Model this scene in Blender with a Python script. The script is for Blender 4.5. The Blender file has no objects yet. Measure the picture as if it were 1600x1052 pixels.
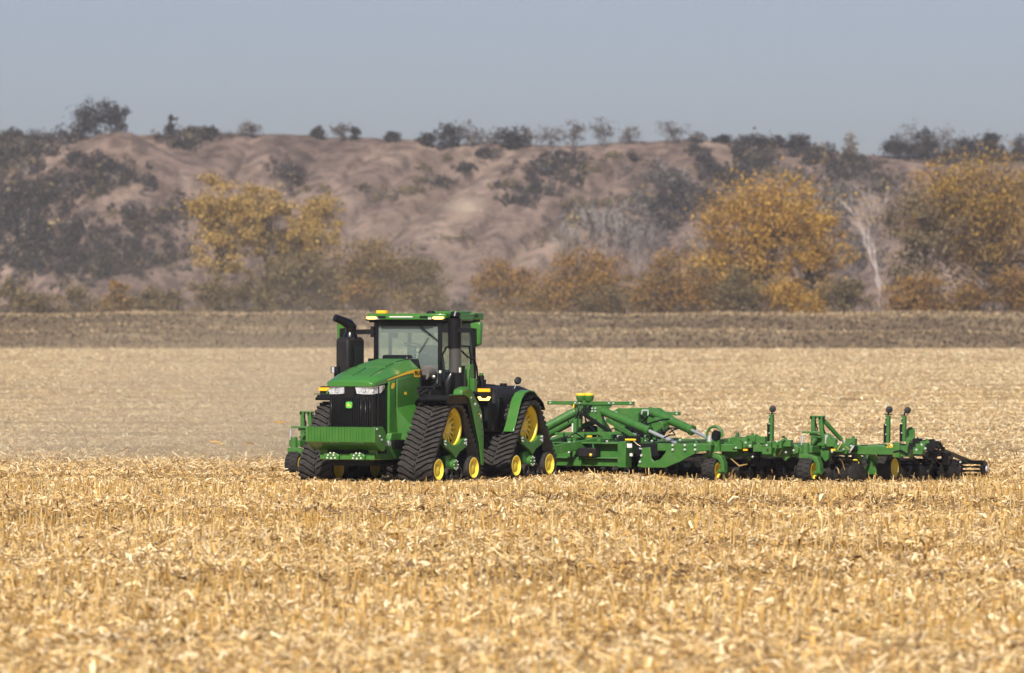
import bpy, bmesh, math, random
import numpy as np
from mathutils import Vector, Matrix

# ------------------------------------------------------------------ camera, sky, sun, exposure
S = bpy.context.scene
C = S.collection
FPX, CAM_H, HOR = 8580.0, 3.7, 500.0          # focal length in photo pixels, eye height, horizon row
cam_d = bpy.data.cameras.new("camera"); cam = bpy.data.objects.new("camera", cam_d); C.objects.link(cam)
cam.location = (0, 0, CAM_H); cam.rotation_euler = (math.radians(90), 0, 0)
cam_d.sensor_width = 36; cam_d.lens = 36 * FPX / 1600
cam_d.shift_y = -(526 - HOR) / 1600
cam_d.clip_start = 1; cam_d.clip_end = 8000
cam_d.dof.use_dof = True; cam_d.dof.focus_distance = 127; cam_d.dof.aperture_fstop = 2.1
S.camera = cam
SUN_EL, SUN_AZ = 43.0, -167.0                 # azimuth clockwise from +Y
_e, _a = math.radians(SUN_EL), math.radians(SUN_AZ)
to_sun = Vector((math.sin(_a) * math.cos(_e), math.cos(_a) * math.cos(_e), math.sin(_e)))
world = bpy.data.worlds.new("World"); S.world = world; world.use_nodes = True
wn, wl = world.node_tree.nodes, world.node_tree.links
bg = wn["Background"]
sky = wn.new("ShaderNodeTexSky"); sky.sky_type = 'NISHITA'; sky.sun_disc = False
sky.sun_elevation = _e; sky.sun_rotation = _a
sky.air_density = 1.0; sky.dust_density = 1.2; sky.ozone_density = 3.5
hsv = wn.new("ShaderNodeHueSaturation"); hsv.inputs["Saturation"].default_value = 0.80; hsv.inputs["Hue"].default_value = 0.515
tone = wn.new("ShaderNodeMix"); tone.data_type = 'RGBA'; tone.blend_type = 'MULTIPLY'; tone.inputs[0].default_value = 1; tone.inputs[7].default_value = (.925, .92, 1.09, 1)   # greyish violet autumn air
wl.new(sky.outputs[0], hsv.inputs["Color"]); wl.new(hsv.outputs[0], tone.inputs[6]); wl.new(tone.outputs[2], bg.inputs[0])
bg.inputs[1].default_value = 0.060
sun_d = bpy.data.lights.new("sun", 'SUN'); sun = bpy.data.objects.new("sun", sun_d); C.objects.link(sun)
sun_d.energy = 5.0; sun_d.angle = math.radians(0.5); sun_d.color = (1.0, 0.95, 0.87)
sun.rotation_euler = (-to_sun).to_track_quat('-Z', 'Y').to_euler()
S.view_settings.view_transform = 'Standard'; S.view_settings.look = 'None'
S.view_settings.gamma = 1; S.view_settings.use_curve_mapping = False
S.view_settings.exposure = 0.45
S.cycles.use_denoising = True
S.cycles.max_bounces = 6; S.cycles.diffuse_bounces = 2; S.cycles.glossy_bounces = 2
S.cycles.transparent_max_bounces = 12; S.cycles.volume_bounces = 0
S.cycles.volume_step_rate = 2.0
random.seed(7); RNG = np.random.default_rng(11)

# ------------------------------------------------------------------ materials
def principled(name, col, rough=0.5, metal=0.0, coat=0.0, emis=None, es=0.0, var=0.0, scale=6.0, dust=0.0, bump=0.0, dcol=(.42, .30, .17)):
    m = bpy.data.materials.new(name); m.use_nodes = True
    nt = m.node_tree; b = nt.nodes["Principled BSDF"]
    b.inputs["Roughness"].default_value = rough; b.inputs["Metallic"].default_value = metal
    b.inputs["Coat Weight"].default_value = coat; b.inputs["Coat Roughness"].default_value = 0.15
    b.inputs["Base Color"].default_value = (*col, 1)
    if max(col) < .02: b.inputs["Specular IOR Level"].default_value = .28
    if emis: b.inputs["Emission Color"].default_value = (*emis, 1); b.inputs["Emission Strength"].default_value = es
    if var or dust or bump:
        tc = nt.nodes.new("ShaderNodeTexCoord"); nz = nt.nodes.new("ShaderNodeTexNoise")
        nz.inputs["Scale"].default_value = scale; nz.inputs["Detail"].default_value = 6; nz.inputs["Roughness"].default_value = .65
        nt.links.new(tc.outputs["Object"], nz.inputs["Vector"])
        mr = nt.nodes.new("ShaderNodeMapRange"); mr.inputs[1].default_value = .35; mr.inputs[2].default_value = .7
        nt.links.new(nz.outputs["Fac"], mr.inputs[0])
        mx = nt.nodes.new("ShaderNodeMix"); mx.data_type = 'RGBA'
        nt.links.new(mr.outputs[0], mx.inputs[0])
        mx.inputs[6].default_value = (*[c * (1 - var) for c in col], 1)
        mx.inputs[7].default_value = (*[c * (1 - dust) + d * dust for c, d in zip(col, dcol)], 1) if dust else (*[min(1, c * (1 + var)) for c in col], 1)
        nt.links.new(mx.outputs[2], b.inputs["Base Color"])
        if bump:
            bp = nt.nodes.new("ShaderNodeBump"); bp.inputs["Strength"].default_value = bump; bp.inputs["Distance"].default_value = .02
            nt.links.new(nz.outputs["Fac"], bp.inputs["Height"]); nt.links.new(bp.outputs[0], b.inputs["Normal"])
    return m

M = {}
M['green'] = principled('green_paint', (.036, .158, .017), .36, coat=.4, var=.12, scale=3, dust=.05)
M['tool_green'] = principled('implement_green_paint', (.027, .138, .017), .45, coat=.15, var=.15, scale=5, dust=.09)
M['hood_shell'] = principled('hood_paint', (.040, .165, .020), .30, coat=1.0, var=.08, scale=3)
M['hood_green'] = principled('hood_panel_green', (.028, .125, .020), .65, var=.15, scale=20)  # rougher panel green, darkened in place of the edges' brighter sky reflection
M['yellow'] = principled('yellow_paint', (.95, .72, .055), .42, coat=.2, var=.1, scale=5, dust=.12)
M['black'] = principled('black_plastic', (.005, .005, .0055), .55, var=.2, scale=4, dust=.0)
M['gloss_black'] = principled('gloss_black', (.005, .005, .0055), .3, coat=.15)
M['grey_black'] = principled('charcoal_plastic', (.010, .010, .0115), .55, var=.15, scale=3, dust=.02)
M['rubber'] = principled('track_rubber', (.017, .0165, .018), .75, var=.25, scale=9, dust=.07, bump=.2)
M['tyre'] = principled('tyre_rubber', (.014, .014, .015), .8, var=.2, scale=14, dust=.05, bump=.3)
M['steel'] = principled('chrome_rod', (.80, .80, .80), .18, metal=.7)
M['dark_grey'] = principled('dark_grey_trim', (.035, .036, .04), .6, var=.1)
M['grey'] = principled('grey_trim', (.16, .165, .18), .6, var=.1)
M['disc'] = principled('disc_steel', (.009, .009, .010), .45, var=.3, scale=12, dust=.05)
M['lens'] = principled('headlamp_lens', (.82, .82, .85), .12, metal=.5, var=.4, scale=30)
M['white'] = principled('white_label', (.62, .60, .55), .5)
M['amber'] = principled('amber_reflector_glow', (.90, .42, .015), .3, emis=(1, .45, .02), es=.15)  # faint emission paints a glow into amber parts that are not lit
M['amber_lit'] = principled('amber_lamp', (.95, .55, .12), .3, emis=(1, .55, .14), es=2.4)
M['decal'] = principled('decal_yellow', (.86, .52, .02), .45)
M['bolt'] = principled('bolt_zinc', (.62, .62, .60), .35, metal=.4)
M['tan_metal'] = principled('dusty_grey_metal', (.20, .18, .16), .4, metal=.3, var=.3)
def glass_mat(name, tint, gl=.12):
    m = bpy.data.materials.new(name); m.use_nodes = True; nt = m.node_tree
    for n in list(nt.nodes):
        if n.type != 'OUTPUT_MATERIAL': nt.nodes.remove(n)
    out = [n for n in nt.nodes if n.type == 'OUTPUT_MATERIAL'][0]
    t = nt.nodes.new("ShaderNodeBsdfTransparent"); t.inputs[0].default_value = (*tint, 1)
    g = nt.nodes.new("ShaderNodeBsdfGlossy"); g.inputs["Roughness"].default_value = .03
    d = nt.nodes.new("ShaderNodeBsdfDiffuse"); d.inputs[0].default_value = (.50, .60, .55, 1)  # pale green veil stands in for the sky reflected in the panes
    mx = nt.nodes.new("ShaderNodeMixShader"); mx.inputs[0].default_value = gl
    m2 = nt.nodes.new("ShaderNodeMixShader"); m2.inputs[0].default_value = .13
    nt.links.new(t.outputs[0], mx.inputs[1]); nt.links.new(g.outputs[0], mx.inputs[2])
    nt.links.new(mx.outputs[0], m2.inputs[1]); nt.links.new(d.outputs[0], m2.inputs[2])
    nt.links.new(m2.outputs[0], out.inputs[0])
    return m
M['glass'] = glass_mat('cab_glass', (.88, .94, .90), .06)

def leaf_mat(name, rough=.7, trans=.35):
    """foliage / straw: own colour of each blade comes from a colour attribute"""
    m = bpy.data.materials.new(name); m.use_nodes = True; nt = m.node_tree
    b = nt.nodes["Principled BSDF"]; out = [n for n in nt.nodes if n.type == 'OUTPUT_MATERIAL'][0]
    at = nt.nodes.new("ShaderNodeAttribute"); at.attribute_name = "tint"
    b.inputs["Roughness"].default_value = rough; b.inputs["Specular IOR Level"].default_value = .25
    nt.links.new(at.outputs["Color"], b.inputs["Base Color"])
    tr = nt.nodes.new("ShaderNodeBsdfTranslucent"); nt.links.new(at.outputs["Color"], tr.inputs[0])
    mx = nt.nodes.new("ShaderNodeMixShader"); mx.inputs[0].default_value = trans
    nt.links.new(b.outputs[0], mx.inputs[1]); nt.links.new(tr.outputs[0], mx.inputs[2]); nt.links.new(mx.outputs[0], out.inputs[0])
    return m
M['leaf'] = leaf_mat('leaves'); M['straw'] = leaf_mat('straw', .55, .25)
M['bark'] = principled('bark', (.085, .065, .05), .9, var=.3, scale=2)
M['pale_bark'] = principled('pale_bark', (.33, .28, .25), .9, var=.25, scale=1.5)
M['grey_bark'] = principled('grey_bark', (.22, .19, .17), .9, var=.25, scale=1.5)

# ------------------------------------------------------------------ helpers
class MB:
    def __init__(s): s.v = []; s.f = []
    def add(s, vs, fs):
        o = len(s.v); s.v.extend([tuple(p) for p in vs]); s.f.extend([tuple(i + o for i in f) for f in fs]); return s
    def box(s, x0, x1, y0, y1, z0, z1):
        v = [(x, y, z) for x in (x0, x1) for y in (y0, y1) for z in (z0, z1)]
        return s.add(v, [(0, 1, 3, 2), (4, 6, 7, 5), (0, 4, 5, 1), (2, 3, 7, 6), (0, 2, 6, 4), (1, 5, 7, 3)])
    def bar(s, p0, p1, w, h, up=(0, 0, 1)):
        p0, p1 = Vector(p0), Vector(p1); d = (p1 - p0).normalized(); up = Vector(up)
        r = d.cross(up)
        if r.length < 1e-4: r = d.cross(Vector((1, 0, 0)))
        r.normalize(); u = r.cross(d); a, b = r * w / 2, u * h / 2
        v = [p + i * a + j * b for p in (p0, p1) for i, j in ((-1, -1), (1, -1), (1, 1), (-1, 1))]
        return s.add(v, [(0, 1, 2, 3), (7, 6, 5, 4), (0, 4, 5, 1), (1, 5, 6, 2), (2, 6, 7, 3), (3, 7, 4, 0)])
    def tube(s, pts, r, n=8, caps=True):
        pts = [Vector(p) for p in pts]; k = len(pts); rs = r if isinstance(r, (list, tuple)) else [r] * k
        vs = []; ref = None
        for i, p in enumerate(pts):
            d = (pts[min(i + 1, k - 1)] - pts[max(i - 1, 0)]).normalized()
            if ref is None: ref = Vector((0, 0, 1)) if abs(d.z) < .9 else Vector((1, 0, 0))
            a = (ref - d * ref.dot(d)).normalized(); b = d.cross(a); ref = a
            vs += [p + (a * math.cos(t) + b * math.sin(t)) * rs[i] for t in (2 * math.pi * j / n for j in range(n))]
        fs = [(i * n + j, i * n + (j + 1) % n, (i + 1) * n + (j + 1) % n, (i + 1) * n + j) for i in range(k - 1) for j in range(n)]
        if caps: fs += [tuple(range(n))[::-1], tuple((k - 1) * n + j for j in range(n))]
        return s.add(vs, fs)
    def prism(s, poly, axis, a, b):
        def P(q, t): return {'x': (t, q[0], q[1]), 'y': (q[0], t, q[1]), 'z': (q[0], q[1], t)}[axis]
        n = len(poly)
        return s.add([P(q, a) for q in poly] + [P(q, b) for q in poly],
                     [tuple(range(n)), tuple(range(n, 2 * n))[::-1]] + [(i, (i + 1) % n, n + (i + 1) % n, n + i) for i in range(n)])
    def loft(s, secs, caps=True):
        n = len(secs[0]); vs = [p for q in secs for p in q]
        fs = [(i * n + j, i * n + (j + 1) % n, (i + 1) * n + (j + 1) % n, (i + 1) * n + j) for i in range(len(secs) - 1) for j in range(n)]
        if caps: fs += [tuple(range(n))[::-1], tuple((len(secs) - 1) * n + j for j in range(n))]
        return s.add(vs, fs)
    def lathe(s, prof, c, ax, n=24):
        """prof: (radius, offset along axis)"""
        c, ax = Vector(c), Vector(ax).normalized()
        a = ax.cross(Vector((0, 0, 1)))
        if a.length < 1e-3: a = Vector((1, 0, 0))
        a.normalize(); b = ax.cross(a); vs = []
        for r, h in prof:
            vs += [c + ax * h + (a * math.cos(t) + b * math.sin(t)) * max(r, 1e-4) for t in (2 * math.pi * j / n for j in range(n))]
        fs = [(i * n + j, i * n + (j + 1) % n, (i + 1) * n + (j + 1) % n, (i + 1) * n + j) for i in range(len(prof) - 1) for j in range(n)]
        return s.add(vs, fs)
    def ball(s, c, r, n=8):
        rx, ry, rz = r if isinstance(r, (list, tuple)) else (r, r, r)
        vs = []; k = max(4, n // 2)
        for i in range(k + 1):
            th = math.pi * i / k; q = max(math.sin(th), 1e-3)
            vs += [(c[0] + rx * q * math.cos(2 * math.pi * j / n), c[1] + ry * q * math.sin(2 * math.pi * j / n), c[2] + rz * math.cos(th)) for j in range(n)]
        return s.add(vs, [(i * n + j, i * n + (j + 1) % n, (i + 1) * n + (j + 1) % n, (i + 1) * n + j) for i in range(k) for j in range(n)])
    def build(s, name, mat, parent=None, bevel=0.0, smooth=35):
        me = bpy.data.meshes.new(name); bm = bmesh.new()
        vs = [bm.verts.new(p) for p in s.v]
        for f in s.f:
            try: bm.faces.new([vs[i] for i in f])
            except ValueError: pass
        bmesh.ops.recalc_face_normals(bm, faces=bm.faces)
        for f in bm.faces: f.smooth = True
        bm.to_mesh(me); bm.free(); me.materials.append(mat)
        me.set_sharp_from_angle(angle=math.radians(smooth))
        o = bpy.data.objects.new(name, me); C.objects.link(o)
        if parent: o.parent = parent
        if bevel:
            b = o.modifiers.new("bevel", 'BEVEL'); b.width = bevel; b.segments = 2; b.limit_method = 'ANGLE'; b.angle_limit = math.radians(40)
        return o

def tag(o, label=None, cat=None, group=None, kind=None):
    if label: o["label"] = label
    if cat: o["category"] = cat
    if group: o["group"] = group
    if kind: o["kind"] = kind
    return o
def empty(name, loc, rz=0.0):
    o = bpy.data.objects.new(name, None); C.objects.link(o); o.location = loc; o.rotation_euler = (0, 0, rz); o.empty_display_size = .3; return o
def dup(o, parent):
    c = o.copy(); C.objects.link(c); c.parent = parent
    for ch in o.children: dup(ch, c)
    return c
def fast_mesh(name, V, F, col, mat, parent=None):
    """V (n,3), F (m,k) faces, col (n,3) tint attribute"""
    me = bpy.data.meshes.new(name); n, m = len(V), len(F); k = F.shape[1]
    me.vertices.add(n); me.vertices.foreach_set("co", np.ascontiguousarray(V, np.float32).ravel())
    me.loops.add(m * k); me.loops.foreach_set("vertex_index", np.ascontiguousarray(F, np.int32).ravel())
    me.polygons.add(m); me.polygons.foreach_set("loop_start", np.arange(0, m * k, k, dtype=np.int32))
    me.update(calc_edges=True)
    if col is not None:
        at = me.color_attributes.new("tint", 'FLOAT_COLOR', 'POINT')
        c4 = np.ones((n, 4), np.float32); c4[:, :3] = col; at.data.foreach_set("color", c4.ravel())
    me.materials.append(mat)
    o = bpy.data.objects.new(name, me); C.objects.link(o)
    if parent: o.parent = parent
    return o
def rot_basis(n, tilt):
    """n random orthonormal pairs; tilt = how far blades lean out of the horizontal"""
    yaw = RNG.uniform(0, 2 * np.pi, n); pit = RNG.normal(0, tilt, n); rol = RNG.normal(0, tilt, n)
    u = np.stack([np.cos(yaw) * np.cos(pit), np.sin(yaw) * np.cos(pit), np.sin(pit)], 1)
    w = np.stack([-np.sin(yaw) * np.cos(rol), np.cos(yaw) * np.cos(rol), np.sin(rol)], 1)
    return u, w
def W(px, py, Y):
    return Vector(((px - 800) / FPX * Y, Y, CAM_H + (HOR - py) / FPX * Y))
def sstep(a, b, x):
    t = np.clip((np.asarray(x, float) - a) / (b - a), 0, 1); return t * t * (3 - 2 * t)
HEAD = math.radians(27); CO, SI = math.cos(HEAD), math.sin(HEAD)      # tractor and implement heading

# ------------------------------------------------------------------ ground heights
_ph = np.random.default_rng(3).uniform(0, 6.28, 12)
def ground_z(x, y):
    x = np.asarray(x, float); y = np.asarray(y, float)
    dip = -.17 * np.maximum(sstep(129, 134, y), sstep(1.5, 5, x) * sstep(112, 127, y))
    amp = .045 * (1 - sstep(112, 124, y)) + .05 * sstep(150, 200, y) * (1 - sstep(500, 700, y))
    und = (np.sin(y * .62 + .05 * x + _ph[0] + .8 * np.sin(x * .21 + _ph[1])) + .7 * np.sin(y * .37 - .11 * x + _ph[2]) + .5 * np.sin(y * 1.35 + .16 * x + _ph[3] + .6 * np.sin(.33 * x)))
    return dip + amp * und * .8
# ------------------------------------------------------------------ setting: field, bank, hills
def grid_obj(name, X, Y, Z, mat):
    r, c = X.shape; V = np.stack([X, Y, Z], -1).reshape(-1, 3)
    i = np.arange(r * c).reshape(r, c)
    F = np.stack([i[:-1, :-1], i[:-1, 1:], i[1:, 1:], i[1:, :-1]], -1).reshape(-1, 4)
    o = fast_mesh(name, V, F, None, mat)
    o.data.polygons.foreach_set("use_smooth", np.ones(len(F), bool))
    return o
def ground_mat(name, c1, c2, c3, sx, sy, s2=2.0):
    m = bpy.data.materials.new(name); m.use_nodes = True; nt = m.node_tree; b = nt.nodes["Principled BSDF"]
    b.inputs["Roughness"].default_value = .95; b.inputs["Specular IOR Level"].default_value = .1
    tc = nt.nodes.new("ShaderNodeTexCoord"); mp = nt.nodes.new("ShaderNodeMapping"); mp.inputs["Scale"].default_value = (sx, sy, sx)
    n1 = nt.nodes.new("ShaderNodeTexNoise"); n1.inputs["Scale"].default_value = 1; n1.inputs["Detail"].default_value = 8; n1.inputs["Roughness"].default_value = .7
    n2 = nt.nodes.new("ShaderNodeTexNoise"); n2.inputs["Scale"].default_value = s2; n2.inputs["Detail"].default_value = 5
    nt.links.new(tc.outputs["Object"], mp.inputs[0]); nt.links.new(mp.outputs[0], n1.inputs["Vector"]); nt.links.new(tc.outputs["Object"], n2.inputs["Vector"])
    r = nt.nodes.new("ShaderNodeValToRGB"); e = r.color_ramp.elements
    e[0].position = .32; e[0].color = (*c1, 1); e[1].position = .68; e[1].color = (*c3, 1); k = e.new(.5); k.color = (*c2, 1)
    nt.links.new(n1.outputs["Fac"], r.inputs[0])
    mx = nt.nodes.new("ShaderNodeMix"); mx.data_type = 'RGBA'; mx.blend_type = 'MULTIPLY'; mx.inputs[0].default_value = .6
    r2 = nt.nodes.new("ShaderNodeValToRGB"); f = r2.color_ramp.elements
    f[0].position = .3; f[0].color = (.55, .52, .48, 1); f[1].position = .62; f[1].color = (1, 1, 1, 1)
    nt.links.new(n2.outputs["Fac"], r2.inputs[0]); nt.links.new(r.outputs[0], mx.inputs[6]); nt.links.new(r2.outputs[0], mx.inputs[7])
    nt.links.new(mx.outputs[2], b.inputs["Base Color"])
    return m
M['field'] = ground_mat('field_soil_and_chaff', (.20, .13, .06), (.36, .25, .125), (.52, .38, .21), .35, .10, 3.0)
M['bank'] = ground_mat('dry_bank_grass', (.125, .088, .05), (.175, .125, .073), (.28, .205, .12), .05, .16, .5)
M['hill'] = ground_mat('dry_hill_grass', (.092, .063, .051), (.165, .117, .094), (.245, .180, .138), .05, .018, .07)

def refine_hill(m, scar):
    nt = m.node_tree; b = nt.nodes["Principled BSDF"]; src = b.inputs["Base Color"].links[0].from_socket
    tc = nt.nodes.new("ShaderNodeTexCoord"); n = nt.nodes.new("ShaderNodeTexNoise"); n.inputs["Scale"].default_value = .22; n.inputs["Detail"].default_value = 7; n.inputs["Roughness"].default_value = .75
    r = nt.nodes.new("ShaderNodeValToRGB"); r.color_ramp.elements[0].position = .42; r.color_ramp.elements[0].color = (.36, .34, .33, 1); r.color_ramp.elements[1].position = .56; r.color_ramp.elements[1].color = (1.2, 1.17, 1.12, 1)
    mx = nt.nodes.new("ShaderNodeMix"); mx.data_type = 'RGBA'; mx.blend_type = 'MULTIPLY'; mx.inputs[0].default_value = .8
    n2 = nt.nodes.new("ShaderNodeTexNoise"); n2.inputs["Scale"].default_value = .035; n2.inputs["Detail"].default_value = 6
    r2 = nt.nodes.new("ShaderNodeValToRGB"); r2.color_ramp.elements[0].position = .715; r2.color_ramp.elements[0].color = (0, 0, 0, 1); r2.color_ramp.elements[1].position = .76; r2.color_ramp.elements[1].color = (1, 1, 1, 1)
    m2 = nt.nodes.new("ShaderNodeMix"); m2.data_type = 'RGBA'; m2.inputs[7].default_value = (.29, .225, .165, 1)
    L = nt.links.new; L(tc.outputs["Object"], n.inputs["Vector"]); L(tc.outputs["Object"], n2.inputs["Vector"]); L(n.outputs["Fac"], r.inputs[0]); L(n2.outputs["Fac"], r2.inputs[0])
    sub_ = nt.nodes.new("ShaderNodeVectorMath"); sub_.operation = 'SUBTRACT'; sub_.inputs[1].default_value = scar
    scl = nt.nodes.new("ShaderNodeVectorMath"); scl.operation = 'MULTIPLY'; scl.inputs[1].default_value = (1 / 9, 1 / 16, 1 / 6)
    ln = nt.nodes.new("ShaderNodeVectorMath"); ln.operation = 'LENGTH'; ad = nt.nodes.new("ShaderNodeMath"); ad.operation = 'MULTIPLY_ADD'; ad.inputs[1].default_value = 3.2; ad.inputs[2].default_value = -1.3
    mr = nt.nodes.new("ShaderNodeMapRange"); mr.inputs[1].default_value = .9; mr.inputs[2].default_value = .3
    su = nt.nodes.new("ShaderNodeMath"); su.operation = 'ADD'; m3 = nt.nodes.new("ShaderNodeMath"); m3.operation = 'MAXIMUM'
    L(tc.outputs["Object"], sub_.inputs[0]); L(sub_.outputs[0], scl.inputs[0]); L(scl.outputs[0], ln.inputs[0]); L(n.outputs["Fac"], ad.inputs[0]); L(ad.outputs[0], su.inputs[0]); L(ln.outputs["Value"], su.inputs[1]); L(su.outputs[0], mr.inputs[0]); L(mr.outputs[0], m3.inputs[0]); L(r2.outputs[0], m3.inputs[1])
    L(src, mx.inputs[6]); L(r.outputs[0], mx.inputs[7]); L(m3.outputs[0], m2.inputs[0]); L(mx.outputs[2], m2.inputs[6]); L(m2.outputs[2], b.inputs["Base Color"])
yy = np.concatenate([np.linspace(-40, 48, 12), np.arange(50, 150, .6), np.geomspace(150, 742, 90)])
aa = np.linspace(-.42, .42, 141)
Yg = np.repeat(yy[:, None], len(aa), 1); Xg = aa[None, :] * (Yg + 90)
tag(grid_obj('field', Xg, Yg, ground_z(Xg, Yg), M['field']), kind='structure')

def bank_z(x, y):
    x = np.asarray(x, float); y = np.asarray(y, float)
    base = np.interp(y, [730, 738, 748, 753, 768, 776, 800, 980], [-.6, -.2, 1.75, 1.95, 4.35, 4.5, 3.3, 3.3])
    return base + sstep(735, 742, y) * (.10 * np.sin(x * .23 + 1) + .12 * np.sin(x * .071 + y * .2) + .08 * np.sin(x * .61 + y * .7))
yb = np.concatenate([np.arange(730, 800, 1.5), np.linspace(802, 985, 20)]); xb = np.linspace(-420, 420, 421)
Xb, Yb = np.meshgrid(xb, yb)
tag(grid_obj('grass_bank', Xb, Yb, bank_z(Xb, Yb), M['bank']), kind='structure')

_gully = [(805, 380, 7.5, 16, 46), (690, 300, 6, 12, 40), (520, 200, 6, 12, 40), (1015, 330, 7, 14, 46), (1180, 330, 8, 16, 40), (400, 130, 5, 10, 36), (910, 300, 3.5, 9, 26), (600, 260, 3.5, 9, 28), (1330, 200, 6, 16, 40), (1460, 160, 5, 14, 36), (745, 350, 2.5, 7, 20), (460, 160, 2.5, 7, 20), (1090, 330, 3, 9, 22)]
_cx = np.array([-800, -200, 0, 100, 180, 300, 400, 480, 560, 640, 690, 760, 800, 870, 930, 1000, 1075, 1150, 1200, 1280, 1330, 1400, 1500, 1600, 1900, 2600.])
_cy = np.array([235, 225, 218, 214, 212, 210, 208, 210, 214, 217, 226, 221, 221, 227, 225, 219, 216, 221, 224, 234, 239, 244, 247, 248, 252, 262.])
CREST_D = 1400.0
_hp = np.random.default_rng(21).uniform(0, 6.28, 20)
_fr = np.random.default_rng(5); _fk = [(f * math.cos(a), f * math.sin(a) * .7, p, .15 * (.06 / f) ** .5) for f, a, p in zip(np.geomspace(.035, .17, 16), _fr.uniform(-.9, .9, 16), _fr.uniform(0, 6.28, 16))]
_kx = np.array([-400, -40, 45, 80, 120, 150, 180, 205, 235, 280, 330, 390, 460, 560, 900.])
_ky = np.array([470, 330, 287, 262, 232, 211, 206, 207, 224, 248, 266, 296, 345, 430, 500.])
def hill_z(px, D):
    """height of the bluff at photo column px (a bearing) and distance D"""
    px = np.asarray(px, float); D = np.asarray(D, float)
    X = (px - 800) / FPX * D
    top = CAM_H + (HOR - np.interp(px, _cx, _cy)) / FPX * CREST_D
    t = np.clip((D - 1285) / (CREST_D - 1285), 0, 1)
    prof = .12 * t + .88 * (t ** 1.25) * (1.6 - .6 * t)
    z = 3.2 + (top - 3.2) * np.clip(prof, 0, 1.03)
    env = np.clip(t * 4, 0, 1) * np.clip((1 - t) * 3, 0, 1) * (.35 + .65 * t)
    gul = 0.0
    for p0, sl, dep, wl, wr in _gully:               # erosion gullies running obliquely down the face: steep left wall, gentle right wall
        dx = px - (p0 - sl * (1 - t) + 6 * np.sin(t * 6 + p0)); gul = gul + dep * np.where(dx < 0, np.exp(dx / wl), np.exp(-dx / wr))
    z = z - .75 * gul * np.clip(t * 3, 0, 1) * np.clip((1 - t) * 5 + .12, 0, 1) + 2.2 * env + env * sum(am * np.sin(kx_ * X + ky_ * D + p_) for kx_, ky_, p_, am in _fk)
    back = np.clip((D - CREST_D) / 300, 0, 1)
    z = z - back * 14
    # the bald knob in front, at the left: a short spur ending in a rounded dome
    ks = CAM_H + (HOR - np.interp(px, _kx, _ky)) / FPX * 1340; dy = D - 1340
    knob = ks - np.where(dy < 0, .62, .9) * (np.sqrt(dy * dy + 60) - 7.7) + .9 * np.sin(X * .11 + dy * .08) * np.clip(-dy / 60, 0, 1)
    return np.maximum(z, knob)
pxs = np.concatenate([np.linspace(-700, -60, 60), np.arange(-50, 1660, 4.0), np.linspace(1670, 2300, 60)]); Ds = np.concatenate([np.linspace(955, 1255, 20), np.arange(1260, 1420, 1.4), np.linspace(1425, 1800, 14)])
Px, Dg = np.meshgrid(pxs, Ds)
tag(grid_obj('hills', (Px - 800) / FPX * Dg, Dg, hill_z(Px, Dg), M['hill']), kind='structure')
_scanD = np.arange(1240, 1420, 1.2)
def on_hill(px, py):
    """first point of the bluff under a photo pixel; None where the sky shows"""
    z = hill_z(np.full_like(_scanD, px), _scanD); los = CAM_H + (HOR - py) / FPX * _scanD
    k = np.nonzero(z >= los)[0]
    if len(k) == 0: return None
    D = _scanD[k[0]]; return ((px - 800) / FPX * D, D, float(z[k[0]]))

refine_hill(M['hill'], on_hill(730, 326))

# ------------------------------------------------------------------ foliage builders
def blades(P, size, tilt, asp=(.5, .9)):
    n = len(P); u, w = rot_basis(n, tilt)
    L = (size * RNG.uniform(.6, 1.4, n))[:, None]; Wd = L * RNG.uniform(*asp, n)[:, None]
    V = np.stack([P - u * L / 2, P - w * Wd / 2, P + u * L / 2, P + w * Wd / 2], 1).reshape(-1, 3)
    F = np.arange(4 * n).reshape(n, 4); return V, F
def tints(n, pal, wts=None, jit=.18, rep=4):
    pal = np.array(pal); k = RNG.choice(len(pal), n, p=wts)
    c = pal[k] * RNG.lognormal(0, jit, (n, 1)); return np.repeat(np.clip(c, 0, 1), rep, 0)
PAL = {
    'gold':  ([(.47, .275, .045), (.38, .215, .04), (.56, .35, .08), (.22, .135, .035)], [.35, .3, .2, .15]),
    'pale':  ([(.50, .33, .09), (.40, .26, .07), (.56, .40, .15), (.26, .18, .07)], [.35, .3, .15, .2]),
    'brown': ([(.30, .18, .055), (.22, .14, .05), (.44, .235, .05), (.15, .10, .045)], [.3, .3, .2, .2]),
    'olive': ([(.21, .155, .07), (.165, .125, .06), (.28, .20, .085), (.12, .095, .05)], [.3, .3, .2, .2]),
    'rust':  ([(.34, .185, .045), (.25, .14, .04), (.44, .25, .055), (.13, .085, .035)], [.3, .3, .2, .2]),
    'dark':  ([(.034, .026, .020), (.052, .040, .029), (.022, .018, .015), (.085, .062, .036)], [.4, .3, .2, .1]),
    'grey':  ([(.15, .125, .105), (.10, .086, .075), (.21, .175, .145)], [.4, .35, .25]),
    'tan': ([(.25, .185, .10), (.19, .145, .08), (.31, .235, .13)], [.4, .35, .25]),
    'darkgold': ([(.36, .215, .04), (.28, .17, .04), (.15, .10, .04), (.46, .285, .05)], [.34, .3, .18, .18]),
    'darkolive': ([(.20, .135, .05), (.25, .165, .05), (.13, .095, .04), (.31, .20, .055)], [.32, .3, .2, .18]),
}
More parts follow.
